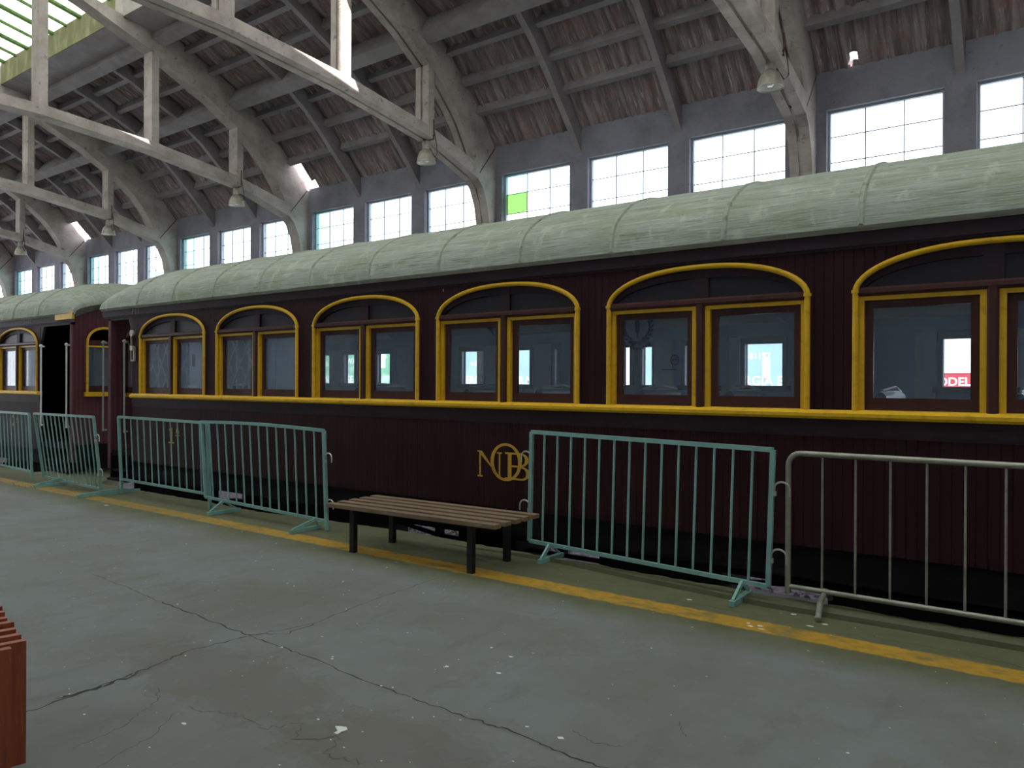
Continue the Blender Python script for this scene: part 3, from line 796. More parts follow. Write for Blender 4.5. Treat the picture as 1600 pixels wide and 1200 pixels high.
def passenger_coach(xa, xb, wins, name, label, hipa, hipb, roofa, roofb, opts, seams, door_at, apron_text):
    P = thing('passenger_coach', ((xa+xb)/2, YM, -.79), label, 'train car', 'old wooden passenger coaches')
    mb = MB(); side_wall(mb, xa, xb, wins, Y0, Y0+.06)
    obj('side_wall', mb, M['maroon'], P)
    obj('roof', roof_mesh(roofa, roofb, hipa, hipb, seams), [M['canvas'], M['canvasseam']], P, sm=35)
    # fascia below the eaves, belt mouldings, sill
    fa, fb = (roofa+.03, xb+.02)
    if hipb: fa, fb = (xa-.02, roofb-.03)
    mb = MB(); mb.box(fa, fb, Y0-.03, Y0-.001, 2.655, 2.80); mb.box(fa, fb, Y0-.012, Y0+.0, 2.635, 2.655)
    obj('fascia_board', mb, M['fascia'], P)
    mb = MB(); mb.prism([(Y0, SILL0), (Y0-.04, SILL0), (Y0-.055, SILL0+.02), (Y0-.055, SILL0+.045), (Y0-.02, SILL1), (Y0+.05, SILL1+.004), (Y0+.05, SILL0)], 0, xa, xb)
    obj('window_sill', mb, M['yellow'], P)
    mb = MB(); mb.box(xa, xb, Y0-.014, Y0-.0005, 1.245, SILL0-.0); mb.box(xa, xb, Y0-.008, Y0-.0005, 1.22, 1.245)
    obj('waist_rail', mb, M['fascia'], P)
    for i, c in enumerate(wins):
        l, r = opts.get(i, (None, None)); coach_window(P, c, i, l, r)
    far_wall(P, xa, xb, wins)
    mb = MB(); mb.box(xa, xb, Y0+.06, Y1-.06, .50, .58); obj('cabin_floor', mb, M['infloor'], P)
    mb = MB(); mb.box(xa, xb, Y0+.06, Y1-.06, 2.70, 2.74); obj('cabin_ceiling', mb, M['incream'], P)
    mb = MB(); mb.box(xa, xb, Y0+.06, Y1-.02, .22, ZB+.02); mb.box(xa, xb, Y0+.03, Y0+.18, .10, ZB); mb.box(xa, xb, Y1-.18, Y1-.03, .10, ZB)
    obj('underframe', mb, M['dark'], P)
    for k in range(2):
        x = xa if k == 0 else xb
        mb = MB(); s = 1 if k == 0 else -1
        mb.box(min(x, x+s*.05), max(x, x+s*.05), Y0+.06, Y1-.06, .36, 2.72); obj('bulkhead', mb, M['maroonendlit'], P)
    return P

WIN1 = [-10.858, -8.79, -6.715, -4.665, -2.582, -.482, 1.62]
c1 = passenger_coach(-11.98, 3.2, WIN1, 'near', 'long dark maroon wooden coach filling the frame, with yellow arched windows and a gold monogram', True, False, -12.92, 3.2,
    {0: ('lattice', 'halflattice'), 1: ('lattice', 'blind')}, [-11.7, -10.70, -9.66, -8.61, -7.605, -6.55, -5.48, -4.42, -3.40, -2.352, -1.307, -.27, .77, 1.8], None, None)
WIN2 = [-20.44, -18.37, -16.30]
c2 = passenger_coach(-22.0, -15.30, WIN2, 'far', 'second maroon coach at the left edge, with a yellow corner board and end window', False, True, -22.0, -13.86,
    {2: ('halflattice', 'blind'), 1: (None, 'blind')}, [-15.2, -16.3, -17.4, -18.5, -19.6], None, None)

def end_platform(P, xe, xin, s, yellow):
    """entrance vestibule: xin is where the planked side stops, xe the end of the coach; s=+1 when the end lies toward +X"""
    a, b = sorted((xin, xe))
    # corner post and end wall
    pa, pb = sorted((xe, xe-s*.09))
    for ya_ in (Y0, Y1-.09): obj('corner_post', MB().box(pa, pb, ya_, ya_+.09, .2, 2.66), M['maroonendlit'], P)
    # gable: arched end sheathing with a window opening
    mb = MB(); n = 16
    ww = (6.40, 7.02)
    x0, x1 = sorted((xe-s*.01, xe-s*.06))
    def ztop(y): 
        t = abs(y-YM)/(YM-Y0); return 2.70+.34*(1-t**2)
    def col(ya, yb, zl, zu=None):
        m_ = 6
        ys = [ya+(yb-ya)*i/m_ for i in range(m_+1)]
        mb.strip([(y, zl) for y in ys], [(y, ztop(y)) for y in ys], 0, x0, x1)
    mb.box(x0, x1, Y0+.05, Y1-.05, .3, SILL0)
    col(Y0+.05, ww[0], SILL0)
    hw = (ww[1]-ww[0])/2; cy = sum(ww)/2
    ys = [ww[0]+(ww[1]-ww[0])*(.5-.5*math.cos(PI*i/14)) for i in range(15)]
    mb.strip([(y, arch_z(y-cy, hw, 2.30, .26)) for y in ys], [(y, ztop(y)) for y in ys], 0, x0, x1)
    ww2 = (2*YM-ww[1], 2*YM-ww[0])
    col(ww[1], 7.12, SILL0); col(7.88, ww2[0], SILL0); col(ww2[1], Y1-.05, SILL0)
    ys2 = [ww2[0]+(ww2[1]-ww2[0])*(.5-.5*math.cos(PI*i/14)) for i in range(15)]
    mb.strip([(y, arch_z(y-sum(ww2)/2, hw, 2.30, .26)) for y in ys2], [(y, ztop(y)) for y in ys2], 0, x0, x1)
    mb.strip([(7.12, 2.45), (7.5, 2.45), (7.88, 2.45)], [(7.12, ztop(7.12)), (7.5, ztop(7.5)), (7.88, ztop(7.88))], 0, x0, x1)
    obj('end_wall', mb, M['maroonendlit'], P)
    for (wa, wb) in (ww, ww2):
        xo = xe+s*.004; cyy = (wa+wb)/2
        mb = MB(); ya = [wa+(wb-wa)*(.5-.5*math.cos(PI*i/18)) for i in range(19)]
        mb.tube([(xo, y, arch_z(y-cyy, hw, 2.30, .26)) for y in ya], .022, 8)
        for y in (wa, wb): mb.tube([(xo, y, SILL0+.03), (xo, y, 2.30)], .022, 8)
        mb.box(min(xo-.03, xo+.05), max(xo-.03, xo+.05), wa-.05, wb+.05, SILL0-.01, SILL1)
        mb.box(xo-s*.02-.012, xo-s*.02+.012, wa, wb, 2.22, 2.245)
        w = obj('end_window', mb, M['yellow'], P, sm=50)
        xm = xe-s*.05
        mb = MB(); mb.box(xm-.015, xm+.015, wa, wb, 2.245, 2.34); mb.box(xm-.015, xm+.015, wa, wa+.045, SILL1, 2.24); mb.box(xm-.015, xm+.015, wb-.045, wb, SILL1, 2.24); mb.box(xm-.015, xm+.015, wa, wb, SILL1, SILL1+.1)
        obj('sash', mb, M['brown'], w)
        mb = MB(); mb.box(xm-.003, xm+.003, wa+.04, wb-.04, SILL1+.09, 2.24); obj('glass', mb, M['glass'], w)
    # vestibule: bulkhead, floor, step board, header above the opening
    mb = MB(); mb.box(a, b, Y0+.02, Y1-.02, .42, .50); obj('vestibule_floor', mb, M['dark'], P)
    mb = MB(); mb.box(a, b, Y0+.0, Y0+.05, 2.60, 2.66)
    xbk = xin
    mb.prism([(xin, 2.42), (xin-s*.0, 2.30), (xin+s*.14, 2.60), (xin+s*.14, 2.62), (xin, 2.62)], 1, Y0+.005, Y0+.045)
    obj('door_header', mb, M['fascia'], P)
    mb = MB(); x0, x1 = sorted((xin, xin-s*.03)); mb.box(x0, x1, Y0+.05, 7.1, .45, 2.66); mb.box(x0, x1, 7.9, Y1-.05, .45, 2.66); mb.box(x0, x1, 7.1, 7.9, 2.4, 2.66)
    obj('vestibule_bulkhead', mb, M['tymp'], P)
    mb = MB(); mb.box(xin+s*.01, xin+s*.03, 7.1, 7.9, .5, 2.4) if s > 0 else mb.box(xin-.03, xin-.01, 7.1, 7.9, .5, 2.4)
    obj('vestibule_door', mb, M['brown'], P)
    mb = MB(); mb.box(a+.06, b-.1, Y0+.02, Y0+.34, .16, .20); mb.box(a+.06, b-.1, Y0-.04, Y0+.22, -.02 if False else .02, .055)
    mb.box(a+.08, a+.11, Y0+.0, Y0+.3, .03, .45); mb.box(b-.14, b-.11, Y0+.0, Y0+.3, .03, .45)
    obj('entrance_step', mb, M['dark'], P)
    for x in (xin+s*.16, xe+s*.06 if s < 0 else xe-s*.10):
        mb = MB(); y = Y0-.05
        mb.tube([(x, y, .80), (x, y, 2.24)], .014, 8); mb.lathe([(0, -.03), (.022, -.02), (.03, 0), (.022, .02), (0, .03)], (x, y, 2.25), 10)
        hr = obj('handrail', mb, M['railwhite'] if s > 0 else M['lattice'], P, sm=True)
        for z in (.82, 2.24): obj('bracket', MB().tube([(x, y-.01, z), (x, y+.06, z)], .014, 8), M['railwhite'] if s > 0 else M['lattice'], hr, sm=True)
    # coupler and drawbar
    mb = MB(); xo = xe+s*.42; x0, x1 = sorted((xe-s*.3, xo))
    mb.box(x0, x1, YM-.07, YM+.07, .02, .18)
    x0, x1 = sorted((xo-s*.14, xo)); mb.box(x0, x1, YM-.16, YM+.16, -.06, .26)
    obj('coupler', mb, M['dark'], P)
    mb = MB(); x0, x1 = sorted((xe, xe-s*.16)); mb.box(x0, x1, Y0+.06, Y1-.06, .10, .42); obj('buffer_beam', mb, M['dark'], P)
    for y in (Y0+.42, Y1-.42):
        mb = MB(); mb.tube([(xe, y, .22), (xe+s*.2, y, .22), (xe+s*.2, y, .22), (xe+s*.24, y, .22)], [.06, .06, .15, .15], 14); obj('buffer', mb, M['dark'], P)
    return
end_platform(c1, -12.76, -11.98, -1, False)
end_platform(c2, -14.03, -15.30, 1, True)
mb = MB(); mb.box(-14.54, -13.88, Y0-.070, Y0-.031, 2.685, 2.825); obj('corner_board', mb, M['yellow'], c2)
# bracket lamp/air valve on the corner of the near coach
mb = MB(); mb.tube([(-11.93, Y0-.05, 2.37), (-11.93, Y0-.02, 2.37)], .05, 12); mb.box(-11.97, -11.89, Y0-.05, Y0-.002, 2.10, 2.17); mb.box(-11.985, -11.965, Y0-.03, Y0-.001, 1.95, 2.35); mb.box(-11.90, -11.88, Y0-.03, Y0-.001, 1.95, 2.15); mb.box(-11.985, -11.88, Y0-.03, Y0-.001, 1.93, 1.955)
obj('tail_lamp_bracket', mb, M['lamp'], c1)

# lettering ------------------------------------------------------------------
def serif_N(mb, x, z, h, w, y, k=1.):
    sv = h*.075; th = h*.2
    mb.flat([(x, z), (x+sv, z), (x+sv, z+h), (x, z+h)], 1, y); xr = x+w-sv
    mb.flat([(xr, z-.03*h), (xr+sv, z-.03*h), (xr+sv, z+h*.97), (xr, z+h*.97)], 1, y)
    mb.flat([(x-.02, z+h), (x+th*.7, z+h), (x+w, z-.05*h), (x+w-th*.5, z-.02*h+.02)], 1, y-.001)
    for (a, b) in ((x+sv/2, z), (xr+sv/2, z+h*.97)):
        s_ = .03*h; mb.flat([(a-.13*h, b-s_), (a+.13*h, b-s_), (a+.13*h, b+s_), (a-.13*h, b+s_)], 1, y-.0005)
    mb.flat([(x-.1*h, z+h-.03*h), (x+.1*h, z+h-.03*h), (x+.1*h, z+h+.015*h), (x-.1*h, z+h+.015*h)], 1, y-.0005)
def ring(mb, cx, cz, rx, rz, w, y, a0=0, a1=2*PI, n=36, w2=None):
    pts_o = []; pts_i = []
    for i in range(n+1):
        a = a0+(a1-a0)*i/n; ww = w if w2 is None else w+(w2-w)*abs(math.cos(a))
        pts_o.append((cx+rx*math.cos(a), cz+rz*math.sin(a))); pts_i.append((cx+(rx-ww)*math.cos(a), cz+(rz-w)*math.sin(a)))
    mb.strip(pts_i, pts_o, 1, y, y+.002)
mb = MB(); yL = Y0-.004
serif_N(mb, -4.965, .665, .255, .27, yL)
ring(mb, -4.625, .825, .195, .19, .026, yL-.001, w2=.042)
x = -4.60; z = .655; h = .27
mb.flat([(x, z), (x+.045, z), (x+.045, z+h), (x, z+h)], 1, yL)
for zz in (z, z+h-.018): mb.flat([(x-.035, zz), (x+.16, zz), (x+.16, zz+.018), (x-.035, zz+.018)], 1, yL-.0005)
mb.flat([(x+.04, z+h*.5-.009), (x+.16, z+h*.5-.009), (x+.16, z+h*.5+.009), (x+.04, z+h*.5+.009)], 1, yL-.0005)
ring(mb, x+.15, z+h*.745, .105, h*.255, .018, yL, -PI/2, PI/2, 18, .045)
ring(mb, x+.155, z+h*.255, .115, h*.255, .018, yL, -PI/2, PI/2, 18, .045)
obj('monogram', mb, M['gold'], c1)
mb = MB()
x, z, h = -10.86, .70, .235
mb.flat([(x, z), (x+.05, z), (x+.05, z+h), (x, z+h)], 1, yL); mb.flat([(x-.05, z), (x+.10, z), (x+.10, z+.02), (x-.05, z+.02)], 1, yL-.0005); mb.flat([(x-.04, z+h-.05), (x, z+h-.02), (x, z+h), (x-.02, z+h-.01)], 1, yL-.0005)
x, z, h = -10.72, .855, .09
mb.flat([(x, z), (x+.014, z), (x+.052, z+h), (x+.034, z+h)], 1, yL); mb.flat([(x+.034, z+h), (x+.056, z+h), (x+.10, z), (x+.076, z)], 1, yL-.0005); mb.flat([(x+.02, z+.028), (x+.08, z+.028), (x+.08, z+.04), (x+.02, z+.04)], 1, yL-.0002); mb.flat([(x-.01, z-.04), (x+.11, z-.04), (x+.11, z-.028), (x-.01, z-.028)], 1, yL)
obj('class_number', mb, M['gold'], c1)
mb = MB(); text_mb(mb, 'P11', -11.95, 2.665, Y0-.033, .085, sx=1.35); obj('coach_number', mb, M['fadedtext'], c1)
mb = MB(); text_mb(mb, 'S222', -15.93, 2.69, Y0-.033, .085, sx=1.35); obj('coach_number', mb, M['fadedtext'], c2)
mb = MB(); text_mb(mb, '2', -16.5, .76, Y0-.004, .20, bold=.004); text_mb(mb, 'A', -16.32, .86, Y0-.004, .09); mb.flat([(-16.33, .82), (-16.22, .82), (-16.22, .832), (-16.33, .832)], 1, Y0-.004); obj('class_number', mb, M['gold'], c2)

# decals on the fifth window: laurel wreath with a torch, and a round sign
mb = MB(); yd = Y0+.060; cx, cz = -3.205, 2.13
for s in (-1, 1):
    for i in range(7):
        a = -PI/2+s*(.35+i*.27); r = .135
        px, pz = cx+r*math.cos(a)*1.0, cz+r*math.sin(a)
        t = a+s*PI/2
        for q in (-.5, .5):
            d = t-s*q*1.1; l = .052
            mx_, mz_ = px+math.cos(d)*l/2, pz+math.sin(d)*l/2; nx, nz = -math.sin(d)*.010, math.cos(d)*.010
            mb.flat([(px, pz), (mx_+nx, mz_+nz), (px+math.cos(d)*l, pz+math.sin(d)*l), (mx_-nx, mz_-nz)], 1, yd, .001)
    mb.flat([(cx, cz-.135), (cx+s*.05, cz-.125), (cx+s*.045, cz-.165), (cx+s*.012, cz-.155)], 1, yd-.001, .001)
mb.flat([(cx-.012, cz-.06), (cx+.012, cz-.06), (cx+.022, cz+.03), (cx, cz+.09), (cx-.022, cz+.03)], 1, yd, .001)
mb.flat([(cx-.005, cz-.11), (cx+.005, cz-.11), (cx+.005, cz-.06), (cx-.005, cz-.06)], 1, yd, .001)
for i in range(9):
    a = -PI/2+(i-4)*.16; mb.flat([(cx+.20*math.cos(a)-.006, cz+.20*math.sin(a)-.012), (cx+.20*math.cos(a)+.006, cz+.20*math.sin(a)-.012), (cx+.20*math.cos(a)+.006, cz+.20*math.sin(a)+.012), (cx+.20*math.cos(a)-.006, cz+.20*math.sin(a)+.012)], 1, yd, .001)
obj('wreath_decal', mb, M['decal'], c1)
mb = MB(); ring(mb, -2.84, 1.825, .042, .045, .006, yd); mb.flat([(-2.87, 1.822), (-2.81, 1.822), (-2.81, 1.832), (-2.87, 1.832)], 1, yd); mb.flat([(-2.96, 1.74), (-2.82, 1.74), (-2.82, 1.746), (-2.96, 1.746)], 1, yd)
obj('round_decal', mb, M['decal'], c1)

# coach seats (backs show just above the sills)
for i, x in enumerate([-9.6, -6.9, -5.15, -4.2, -3.05, -2.2, -1.0, -.1, .9]):
    mb = MB(); y0, y1 = 6.45, 7.25
    mb.prism([(x-.25, .95), (x+.2, .95), (x+.2, 1.05), (x-.14, 1.07), (x-.20, 1.53), (x-.24, 1.57), (x-.29, 1.52)], 1, y0, y1)
    mb.box(x-.2, x+.15, y0+.1, y1-.1, .58, .95)
    st = obj('coach_seat', mb, M['seat'], c1)
    mb = MB(); mb.tube([(x-.24, y0, 1.555), (x-.24, y1, 1.565)], .012, 6); mb.tube([(x-.24, y0+.05, 1.57), (x-.21, y0+.4, 1.60), (x-.24, y1-.05, 1.57)], .012, 6); obj('grab_rail', mb, M['steel'], st)
mb = MB(); mb.box(-11.9, -9.3, 6.75, 6.79, .58, 2.7); obj('compartment_partition', mb, M['tymp'], c1)
mb = MB(); mb.box(-21.9, -15.4, 6.9, 6.94, .58, 2.7); obj('compartment_partition', mb, M['inblue'], c2)

# bogies and underframe gear
def bogie(P, xc):
    for y in (YM-.78, YM+.78):
        mb = MB(); mb.prism([(xc-1.05, -.30), (xc-.55, -.12), (xc+.55, -.12), (xc+1.05, -.30), (xc+1.05, -.42), (xc+.5, -.34), (xc-.5, -.34), (xc-1.05, -.42)], 1, y-.05, y+.05)
        bf = obj('bogie_frame', mb, M['dark'], P)
        mb = MB()
        for xw in (xc-.82, xc+.82): mb.box(xw-.13, xw+.13, y-.08, y+.08, -.52, -.24)
        obj('axle_box', mb, M['dark'], bf)
        mb = MB()
        for q in range(5): mb.box(xc-.42+q*.05, xc+.42-q*.05, y-.05, y+.05, -.56+q*.03, -.535+q*.03)
        obj('leaf_spring', mb, M['dark'], bf)
    for xw in (xc-.82, xc+.82):
        mb = MB(); mb.tube([(xw, YM-.7, -.395), (xw, YM+.7, -.395)], .05, 10)
        ax = obj('axle', mb, M['dark'], P)
        for s in (-1, 1):
            mb = MB(); y = YM+s*.5
            mb.tube([(xw, y-s*.05, -.395), (xw, y-s*.05, -.395), (xw, y-s*.03, -.395), (xw, y-s*.03, -.395), (xw, y+s*.07, -.395), (xw, y+s*.07, -.395)], [.02, .42, .42, .395, .395, .02], 26)
            obj('wheel', mb, M['dark'], ax, sm=30)
    mb = MB(); mb.box(xc-.2, xc+.2, YM-.85, YM+.85, -.30, .22); obj('bolster', mb, M['dark'], P)
bogie(c1, -9.6); bogie(c1, .9); bogie(c2, -17.9)
def gear(x0, x1, y0, y1, z0, z1, name='equipment_box', P=c1):
    mb = MB(); mb.box(x0, x1, y0, y1, z0, z1)
    for x in (x0+.08, x1-.12): mb.box(x, x+.04, y0-.01, y0+.02, z0, z1+.1)
    obj(name, mb, M['dark'], P)
gear(-12.4, -11.95, 6.4, 7.0, -.6, .2)
gear(-11.2, -10.35, 6.36, 6.62, -.62, .2)
gear(-8.55, -6.80, 6.45, 7.0, -.62, .2, 'battery_box')
gear(-5.50, -4.72, 6.45, 7.0, -.62, .2, 'battery_box')
gear(-3.72, -2.50, 6.45, 7.1, -.75, .2)
gear(-1.62, -.25, 6.45, 7.0, -.75, .2)
gear(-16.3, -15.4, 6.45, 7.0, -.7, .2, 'equipment_box', c2)
for y in (6.7, 8.3):
    mb = MB(); mb.beam((-8.3, y, .12), (-6.0, y, -.16), .04, .04); mb.beam((-6.0, y, -.16), (-2.6, y, -.16), .04, .04); mb.beam((-2.6, y, -.16), (-.2, y, .12), .04, .04)
    for x in (-6.0, -4.3, -2.6): mb.box(x-.04, x+.04, y-.04, y+.04, -.18, .2)
    obj('truss_rod', mb, M['dark'], c1)
mb = MB(); mb.tube([(-8.2, 6.55, .0), (-.3, 6.55, .0)], .03, 8); obj('brake_pipe', mb, M['dark'], c1)
mb = MB(); mb.box(-8.3, 3.0, 6.3, 6.34, .02, .22); obj('solebar', mb, M['dark'], c1)

# ------------------------------------------------------------------ crowd barriers
def lerp(a, b, t): return tuple(a[i]+(b[i]-a[i])*t for i in range(3))
def barrier(label, tl_, tr_, bl_, br_, nb, feet, hooks=(), legs=(), bow=.0, m='teal', name='crowd_barrier'):
    """square-framed barrier from its four corners"""
    base = ((bl_[0]+br_[0])/2, (bl_[1]+br_[1])/2, 0)
    P = thing(name, base, label, 'barrier', 'steel crowd barriers along the platform edge')
    mt = M[m]; w = .034
    n = 10
    top = [lerp(tl_, tr_, i/n) for i in range(n+1)]
    top = [(p[0], p[1], p[2]+bow*math.sin(PI*i/n)) for i, p in enumerate(top)]
    mb = MB()
    for a, b in zip(top, top[1:]): mb.beam(a, b, w, w)
    for e, s in ((tl_, -1), (tr_, 1)): pass
    obj('top_rail', mb, mt, P)
    mb = MB(); mb.beam(bl_, br_, w*.9, w*.9); obj('bottom_rail', mb, mt, P)
    for k, (t, b) in enumerate(((tl_, bl_), (tr_, br_))):
        e = b
        if k in legs:
            q = (b[2]-.012)/(t[2]-b[2]); e = lerp(b, t, -q)
        mb = MB(); mb.beam(e, t, w, w, (0, 1, 0)); obj('post', mb, mt, P)
    for i in range(1, nb+1):
        t = i/(nb+1)
        a = lerp(bl_, br_, t); b = lerp(tl_, tr_, t); b = (b[0], b[1], b[2]+bow*math.sin(PI*t))
        mb = MB(); mb.tube([a, b], .0105, 8); obj('bar', mb, mt, P, sm=True)
    for (fx, ya, yb, zr) in feet:
        ym = bl_[1]+(br_[1]-bl_[1])*((fx-bl_[0])/(br_[0]-bl_[0]))
        mb = MB(); mb.beam((fx, ya, .022), (fx, yb, .022), .042, .040)
        mb.beam((fx, ya+.03, .035), (fx, ym, zr), .034, .02, (1, 0, 0)); mb.beam((fx, yb-.03, .035), (fx, ym, zr), .02, .014, (1, 0, 0))
        obj('foot', mb, mt, P)
    for (hx, hy, hz, s) in hooks:
        mb = MB(); r = .045
        mb.tube([(hx, hy, hz-.05), (hx, hy, hz)]+[(hx+s*(.055-.055*math.cos(a)), hy, hz+.05*math.sin(a)) for a in (.4, .8, 1.2, 1.57, 2., 2.4, 2.8, 3.14)]+[(hx+s*.11, hy, hz-.05)], .0075, 6)
        mb.box(min(hx-s*.015, hx+s*.015), max(hx-s*.015, hx+s*.015), hy-.012, hy+.012, hz-.055, hz-.02)
        obj('hook', mb, M['steel'] if m == 'teal' else mt, P, sm=True)
    return P
barrier('teal steel barrier leaning in front of the far coach, cut by the left edge', (-15.60, 5.30, 1.09), (-13.46, 5.25, 1.09), (-15.55, 5.32, .20), (-13.42, 5.28, .17), 13, [], legs=(0, 1))
barrier('teal steel barrier standing askew before the gap between the coaches', (-13.31, 5.27, 1.10), (-11.42, 5.30, 1.10), (-13.34, 5.42, .09), (-11.44, 5.42, .05), 13, [(-12.72, 5.03, 5.50, .10), (-11.10-.02, 4.94, 5.82, .06)], hooks=[(-11.42, 5.33, .80, 1), (-11.43, 5.38, .30, 1)])
barrier('teal steel barrier in front of the 1A lettering, second before the bench', (-11.10, 5.50, 1.105), (-8.90, 5.52, 1.095), (-11.02, 5.50, .22), (-8.80, 5.50, .20), 12, [], legs=(0, 1))
barrier('bowed teal steel barrier directly left of the wooden bench', (-8.92, 5.46, 1.11), (-6.62, 5.50, 1.09), (-8.82, 5.46, .17), (-6.57, 5.50, .11), 13, [(-8.45, 5.26, 5.70, .15), (-6.75, 5.16, 5.56, .11)], hooks=[(-6.60, 5.50, .80, 1), (-6.57, 5.50, .30, 1)], legs=(1,), bow=.02)
barrier('teal steel barrier directly right of the wooden bench', (-4.10, 5.85, 1.165), (-1.80, 5.63, 1.14), (-4.12, 5.85, .15), (-1.83, 5.63, .14), 14, [(-3.88, 5.66, 6.04, .15), (-2.03, 5.43, 5.82, .14)], hooks=[(-4.11, 5.85, .93, -1), (-4.125, 5.85, .475, -1), (-1.79, 5.63, .86, 1), (-1.81, 5.63, .37, 1)])
# the galvanised one with rounded corners
P = thing('crowd_barrier', (-.65, 5.75, 0), 'silver galvanised barrier with rounded corners, rightmost, cut by the right edge', 'barrier', 'steel crowd barriers along the platform edge')
xl, xr_, zb_, zt_ = -1.725, .45, .135, 1.115; yb_ = 5.75; r = .09
fr = [(xl, yb_, zb_-.045)]+[(xl, yb_, zt_-r)]+[(xl+r-r*math.cos(a), yb_, zt_-r+r*math.sin(a)) for a in (.3, .6, .9, 1.2, 1.57)]+[(xr_-r+r*math.sin(a), yb_, zt_-r+r*math.cos(a)) for a in (0, .3, .6, .9, 1.2, 1.57)]+[(xr_, yb_, zb_-.045)]
obj('frame', MB().tube(fr, .021, 12), M['galv'], P, sm=True)
obj('bottom_rail', MB().tube([(xl, yb_, zb_), (xr_, yb_, zb_)], .019, 12), M['galv'], P, sm=True)
for i in range(9):
    x = -1.485+i*.222
    if x < xr_-.05: obj('bar', MB().tube([(x, yb_, zb_), (x, yb_, zt_)], .0085, 8), M['galv'], P, sm=True)
for x in (-1.46, .2):
    obj('foot', MB().tube([(x+.03, 5.44, .018), (x, 5.62, .10), (x-.01, 5.75, .115), (x-.02, 5.88, .10), (x-.03, 6.0, .03)], .021, 10), M['galv'], P, sm=True)

# ------------------------------------------------------------------ bench
P = thing('bench', (-4.87, 5.28, 0), 'low backless bench of five wooden slats on black steel legs between the barriers', 'bench')
ca, sa = math.cos(math.radians(2.6)), math.sin(math.radians(2.6))
def rot(mb, c=(-4.87, 5.28)):
    mb.v = [(c[0]+x*ca-y*sa, c[1]+x*sa+y*ca, z) for x, y, z in mb.v]; return mb
for i in range(5):
    y = -.30+i*.15
    obj('slat', rot(MB().box(-1.0, 1.0, y-.044, y+.044, .415, .450)), M['slat'], P)
for x in (-.70, .70):
    for y in (-.27, .27): obj('leg', rot(MB().box(x-.028, x+.028, y-.025, y+.025, .0, .415)), M['blacksteel'], P)
for x in (-.70, .70): obj('cross_rail', rot(MB().box(x-.02, x+.02, -.30, .30, .375, .413)), M['blacksteel'], P)
for y in (-.2, .2): obj('side_rail', rot(MB().box(-.70, .70, y-.015, y+.015, .380, .410)), M['blacksteel'], P)

# ------------------------------------------------------------------ slatted wooden planter at the lower left
PO = Vector((-3.45, 1.34, 0)); pu = Vector((-.979, .206, 0)); pv = Vector((.206, .979, 0))
P = thing('planter_box', (PO+pu*.5-pv*.4)[:], 'reddish slatted wooden planter box cut by the lower left corner', 'planter')
def pbox(u0, u1, v0, v1, z0, z1):
    vs_ = [PO+pu*u+pv*v+Vector((0, 0, z)) for u in (u0, u1) for v in (v0, v1) for z in (z0, z1)]
    return MB().add(vs_, [(0, 1, 3, 2), (4, 6, 7, 5), (0, 4, 5, 1), (2, 3, 7, 6), (0, 2, 6, 4), (1, 5, 7, 3)])
rz_ = random.Random(9)
for i in range(10):
    u = .0+.103*i; d = rz_.uniform(-.006, .006)
    obj('slat', pbox(u, u+.035, -.105, d, .06, .56+d*.5), M['binwood'], P)
    obj('slat', pbox(u, u+.035, -.80, -.695+d, .06, .56), M['binwood'], P)
for j in range(7):
    v = -.155-.103*j
    obj('slat', pbox(-.055, -.018, v, v+.095, .0, .555), M['binwood'], P)
    obj('slat', pbox(.975, 1.012, v, v+.095, .0, .555), M['binwood'], P)
obj('liner', pbox(.04, .96, -.69, -.11, .04, .42), M['blacksteel'], P)
for z in (.12, .46):
    obj('batten', pbox(-.018, .975, -.125, -.106, z, z+.05), M['blacksteel'], P)

# ------------------------------------------------------------------ paper scrap on the floor
mb = MB(); x, y = -2.76, 2.40
mb.prism([(x-.045, y+.005), (x-.02, y+.02), (x+.005, y+.03), (x+.03, y+.015), (x+.022, y-.015), (x+.028, y-.045), (x+.005, y-.045), (x+.002, y-.02), (x-.02, y-.008)], 2, .001, .006)
tag(obj('paper_scrap', mb, M['paper'], loc=(x, y, 0)), 'small torn white paper scrap on the platform floor', 'litter')

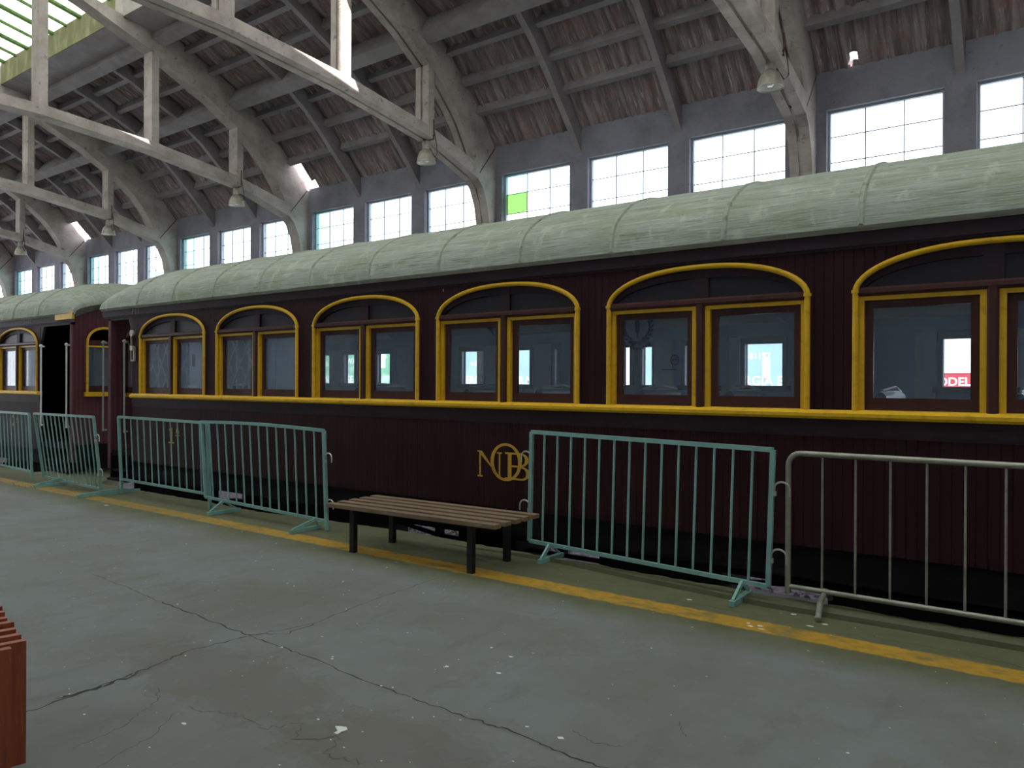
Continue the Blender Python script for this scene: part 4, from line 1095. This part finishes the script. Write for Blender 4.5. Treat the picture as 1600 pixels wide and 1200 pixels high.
# ------------------------------------------------------------------ dome lamps on the ties
lamps = [(2, 8.88, 'dome lamp under the rightmost visible truss, biggest lamp in the photo'), (3, 8.72, 'dome lamp under the sunlit double truss above the coach'), (4, 8.70, 'dome lamp third from the right, beneath the truss with the bright foot'),
         (5, 8.70, 'dome lamp fourth from the right, over the far coach'), (6, 8.70, 'small distant dome lamp at the left edge of the photo')]
for ti, y, lab in lamps:
    xc = XT[ti]-TW/2+.0; zr = 5.0 if ti > 2 else 5.03
    P = thing('dome_lamp', (xc, y, zr), lab, 'lamp', 'dome lamps hung from the roof trusses')
    R_ = .15
    obj('shade', MB().lathe([(.045, .205), (.06, .20), (.10, .17), (.13, .10), (.145, .02), (R_, 0), (R_-.004, -.004), (.138, .018), (.122, .10), (.09, .16), (.045, .19)], (xc, y, zr), 28), M['lamp'], P, sm=50)
    obj('reflector', MB().lathe([(.136, .012), (.118, .10), (.085, .155), (.0, .175)], (xc, y, zr), 28), M['lampin'], P, sm=True)
    obj('bulb', MB().lathe([(0, .015), (.03, .02), (.05, .05), (.045, .09), (.025, .13), (.02, .17)], (xc, y, zr), 16), M['bulb'], P, sm=True)
    obj('cap', MB().lathe([(0, .335), (.055, .335), (.06, .32), (.06, .205), (.048, .20)], (xc, y, zr), 20), M['lamp'], P, sm=40)
    mb = MB(); zt = zr+.335; tz = 5.36+(y-8.66)*(-.33)
    mb.beam((xc-.16, y, zt+.01), (xc+.16, y, zt+.01), .02, .02); mb.beam((xc-.16, y, zt+.06), (xc+.16, y, zt+.06), .02, .02)
    for s in (-1, 1): mb.beam((xc+s*.155, y, zt), (xc+s*.155, y, max(tz+.30, zt+.26)), .014, .014)
    mb.beam((xc, y, zt-.01), (xc, y, zt+.06), .02, .02)
    obj('bracket', mb, M['rust'], P)
    mb = MB(); mb.tube([(xc+.15, y+.01, zt+.15), (xc+.19, y+.02, zt-.05), (xc+.20, y+.03, zt-.22), (xc+.15, y+.03, zt-.26), (xc+.07, y+.01, zt-.12)], .006, 6); obj('cable', mb, M['blacksteel'], P)

# ------------------------------------------------------------------ banners and things seen through the coach
def banner(x0, x1, z0, z1, items, m, label, y=15.5):
    k = y/12.5; kz = lambda z: CH+(z-CH)*k
    x0, x1, z0, z1 = x0*k, x1*k, kz(z0), kz(z1)
    items = [(s, (x[0]*k, x[1]*k), kz(z), kz(h), mm) if s == '#' else (s, x*k, kz(z), h*k, mm) for s, x, z, h, mm in items]
    P = thing('banner', ((x0+x1)/2, y, -.9), label, 'banner', 'printed banners beyond the coach')
    obj('cloth', MB().box(x0, x1, y, y+.02, z0, z1), M[m], P)
    for x in (x0+.03, x1-.03): obj('pole', MB().tube([(x, y+.05, -.9), (x, y+.05, z1+.05)], .025, 8), M['steel'], P)
    groups = {}
    for (s, x, z, h, mm) in items: groups.setdefault(mm, []).append((s, x, z, h))
    for mm, its in groups.items():
        mb = MB()
        for s, x, z, h in its:
            if s == '#': mb.box(x[0], x[1], y-.006, y-.001, z, h)
            else: text_mb(mb, s, x, z, y-.004, h, bold=.004)
        obj('lettering', mb, M[mm], P)
banner(-6.4, -2.9, .6, 2.75, [('ENERGIA EC', -4.87, 1.60, .15, 'white'), ('181197', -4.47, 2.03, .10, 'white'), ('#', (-4.18, -4.05), 1.72, 2.05, 'white'), ('#', (-6.3, -3.0), .7, 1.50, 'white')], 'banner', 'teal banner with white ENERGIA lettering seen through the fifth coach window')
banner(-11.2, -6.7, .6, 2.75, [('ENERGIA', -10.75, 1.61, .15, 'white'), ('4-5', -10.35, 1.98, .09, 'white'), ('R MI', -9.1, 1.60, .15, 'white'), ('#', (-11.1, -6.8), .7, 1.50, 'white')], 'banner', 'teal banner with white lettering seen through the fourth coach window')
banner(-15.6, -11.4, .6, 2.75, [('MUSEU LSE', -15.1, 1.61, .16, 'white'), ('WA', -14.22, 2.05, .14, 'white'), ('#', (-13.4, -12.9), 1.95, 2.3, 'white'), ('#', (-15.5, -11.5), .7, 1.50, 'white')], 'bannergreen', 'green and white banner seen through the third coach window')
banner(-2.7, .9, .6, 1.78, [('ODEL', -1.66, 1.61, .115, 'white'), ('#', (-2.6, .8), 1.80-.02, 1.79, 'red'), ('#', (-2.6, .8), .7, 1.5, 'white')], 'red', 'low red and white banner seen through the sixth coach window')

# ------------------------------------------------------------------ light
w = bpy.data.worlds.new('world'); S.world = w; w.use_nodes = True
nt = w.node_tree; bg = nt.nodes['Background']; bg.inputs[0].default_value = (.91, .945, 1.0, 1); bg.inputs[1].default_value = 5.0
sun = bpy.data.lights.new('sun', 'SUN'); sun.energy = 26; sun.angle = .009; sun.color = (1, .96, .9)
so = bpy.data.objects.new('sun', sun); COL.objects.link(so)
sd = Vector((-.70, .40, -.68)).normalized(); so.rotation_euler = sd.to_track_quat('-Z', 'Y').to_euler(); so.location = (10, -5, 15)

vs = S.view_settings; vs.view_transform = 'Standard'; vs.look = 'None'; vs.exposure = -0.02; vs.gamma = 1; vs.use_curve_mapping = False
S.cycles.use_denoising = True
S.cycles.max_bounces = 10; S.cycles.diffuse_bounces = 6; S.cycles.transparent_max_bounces = 16
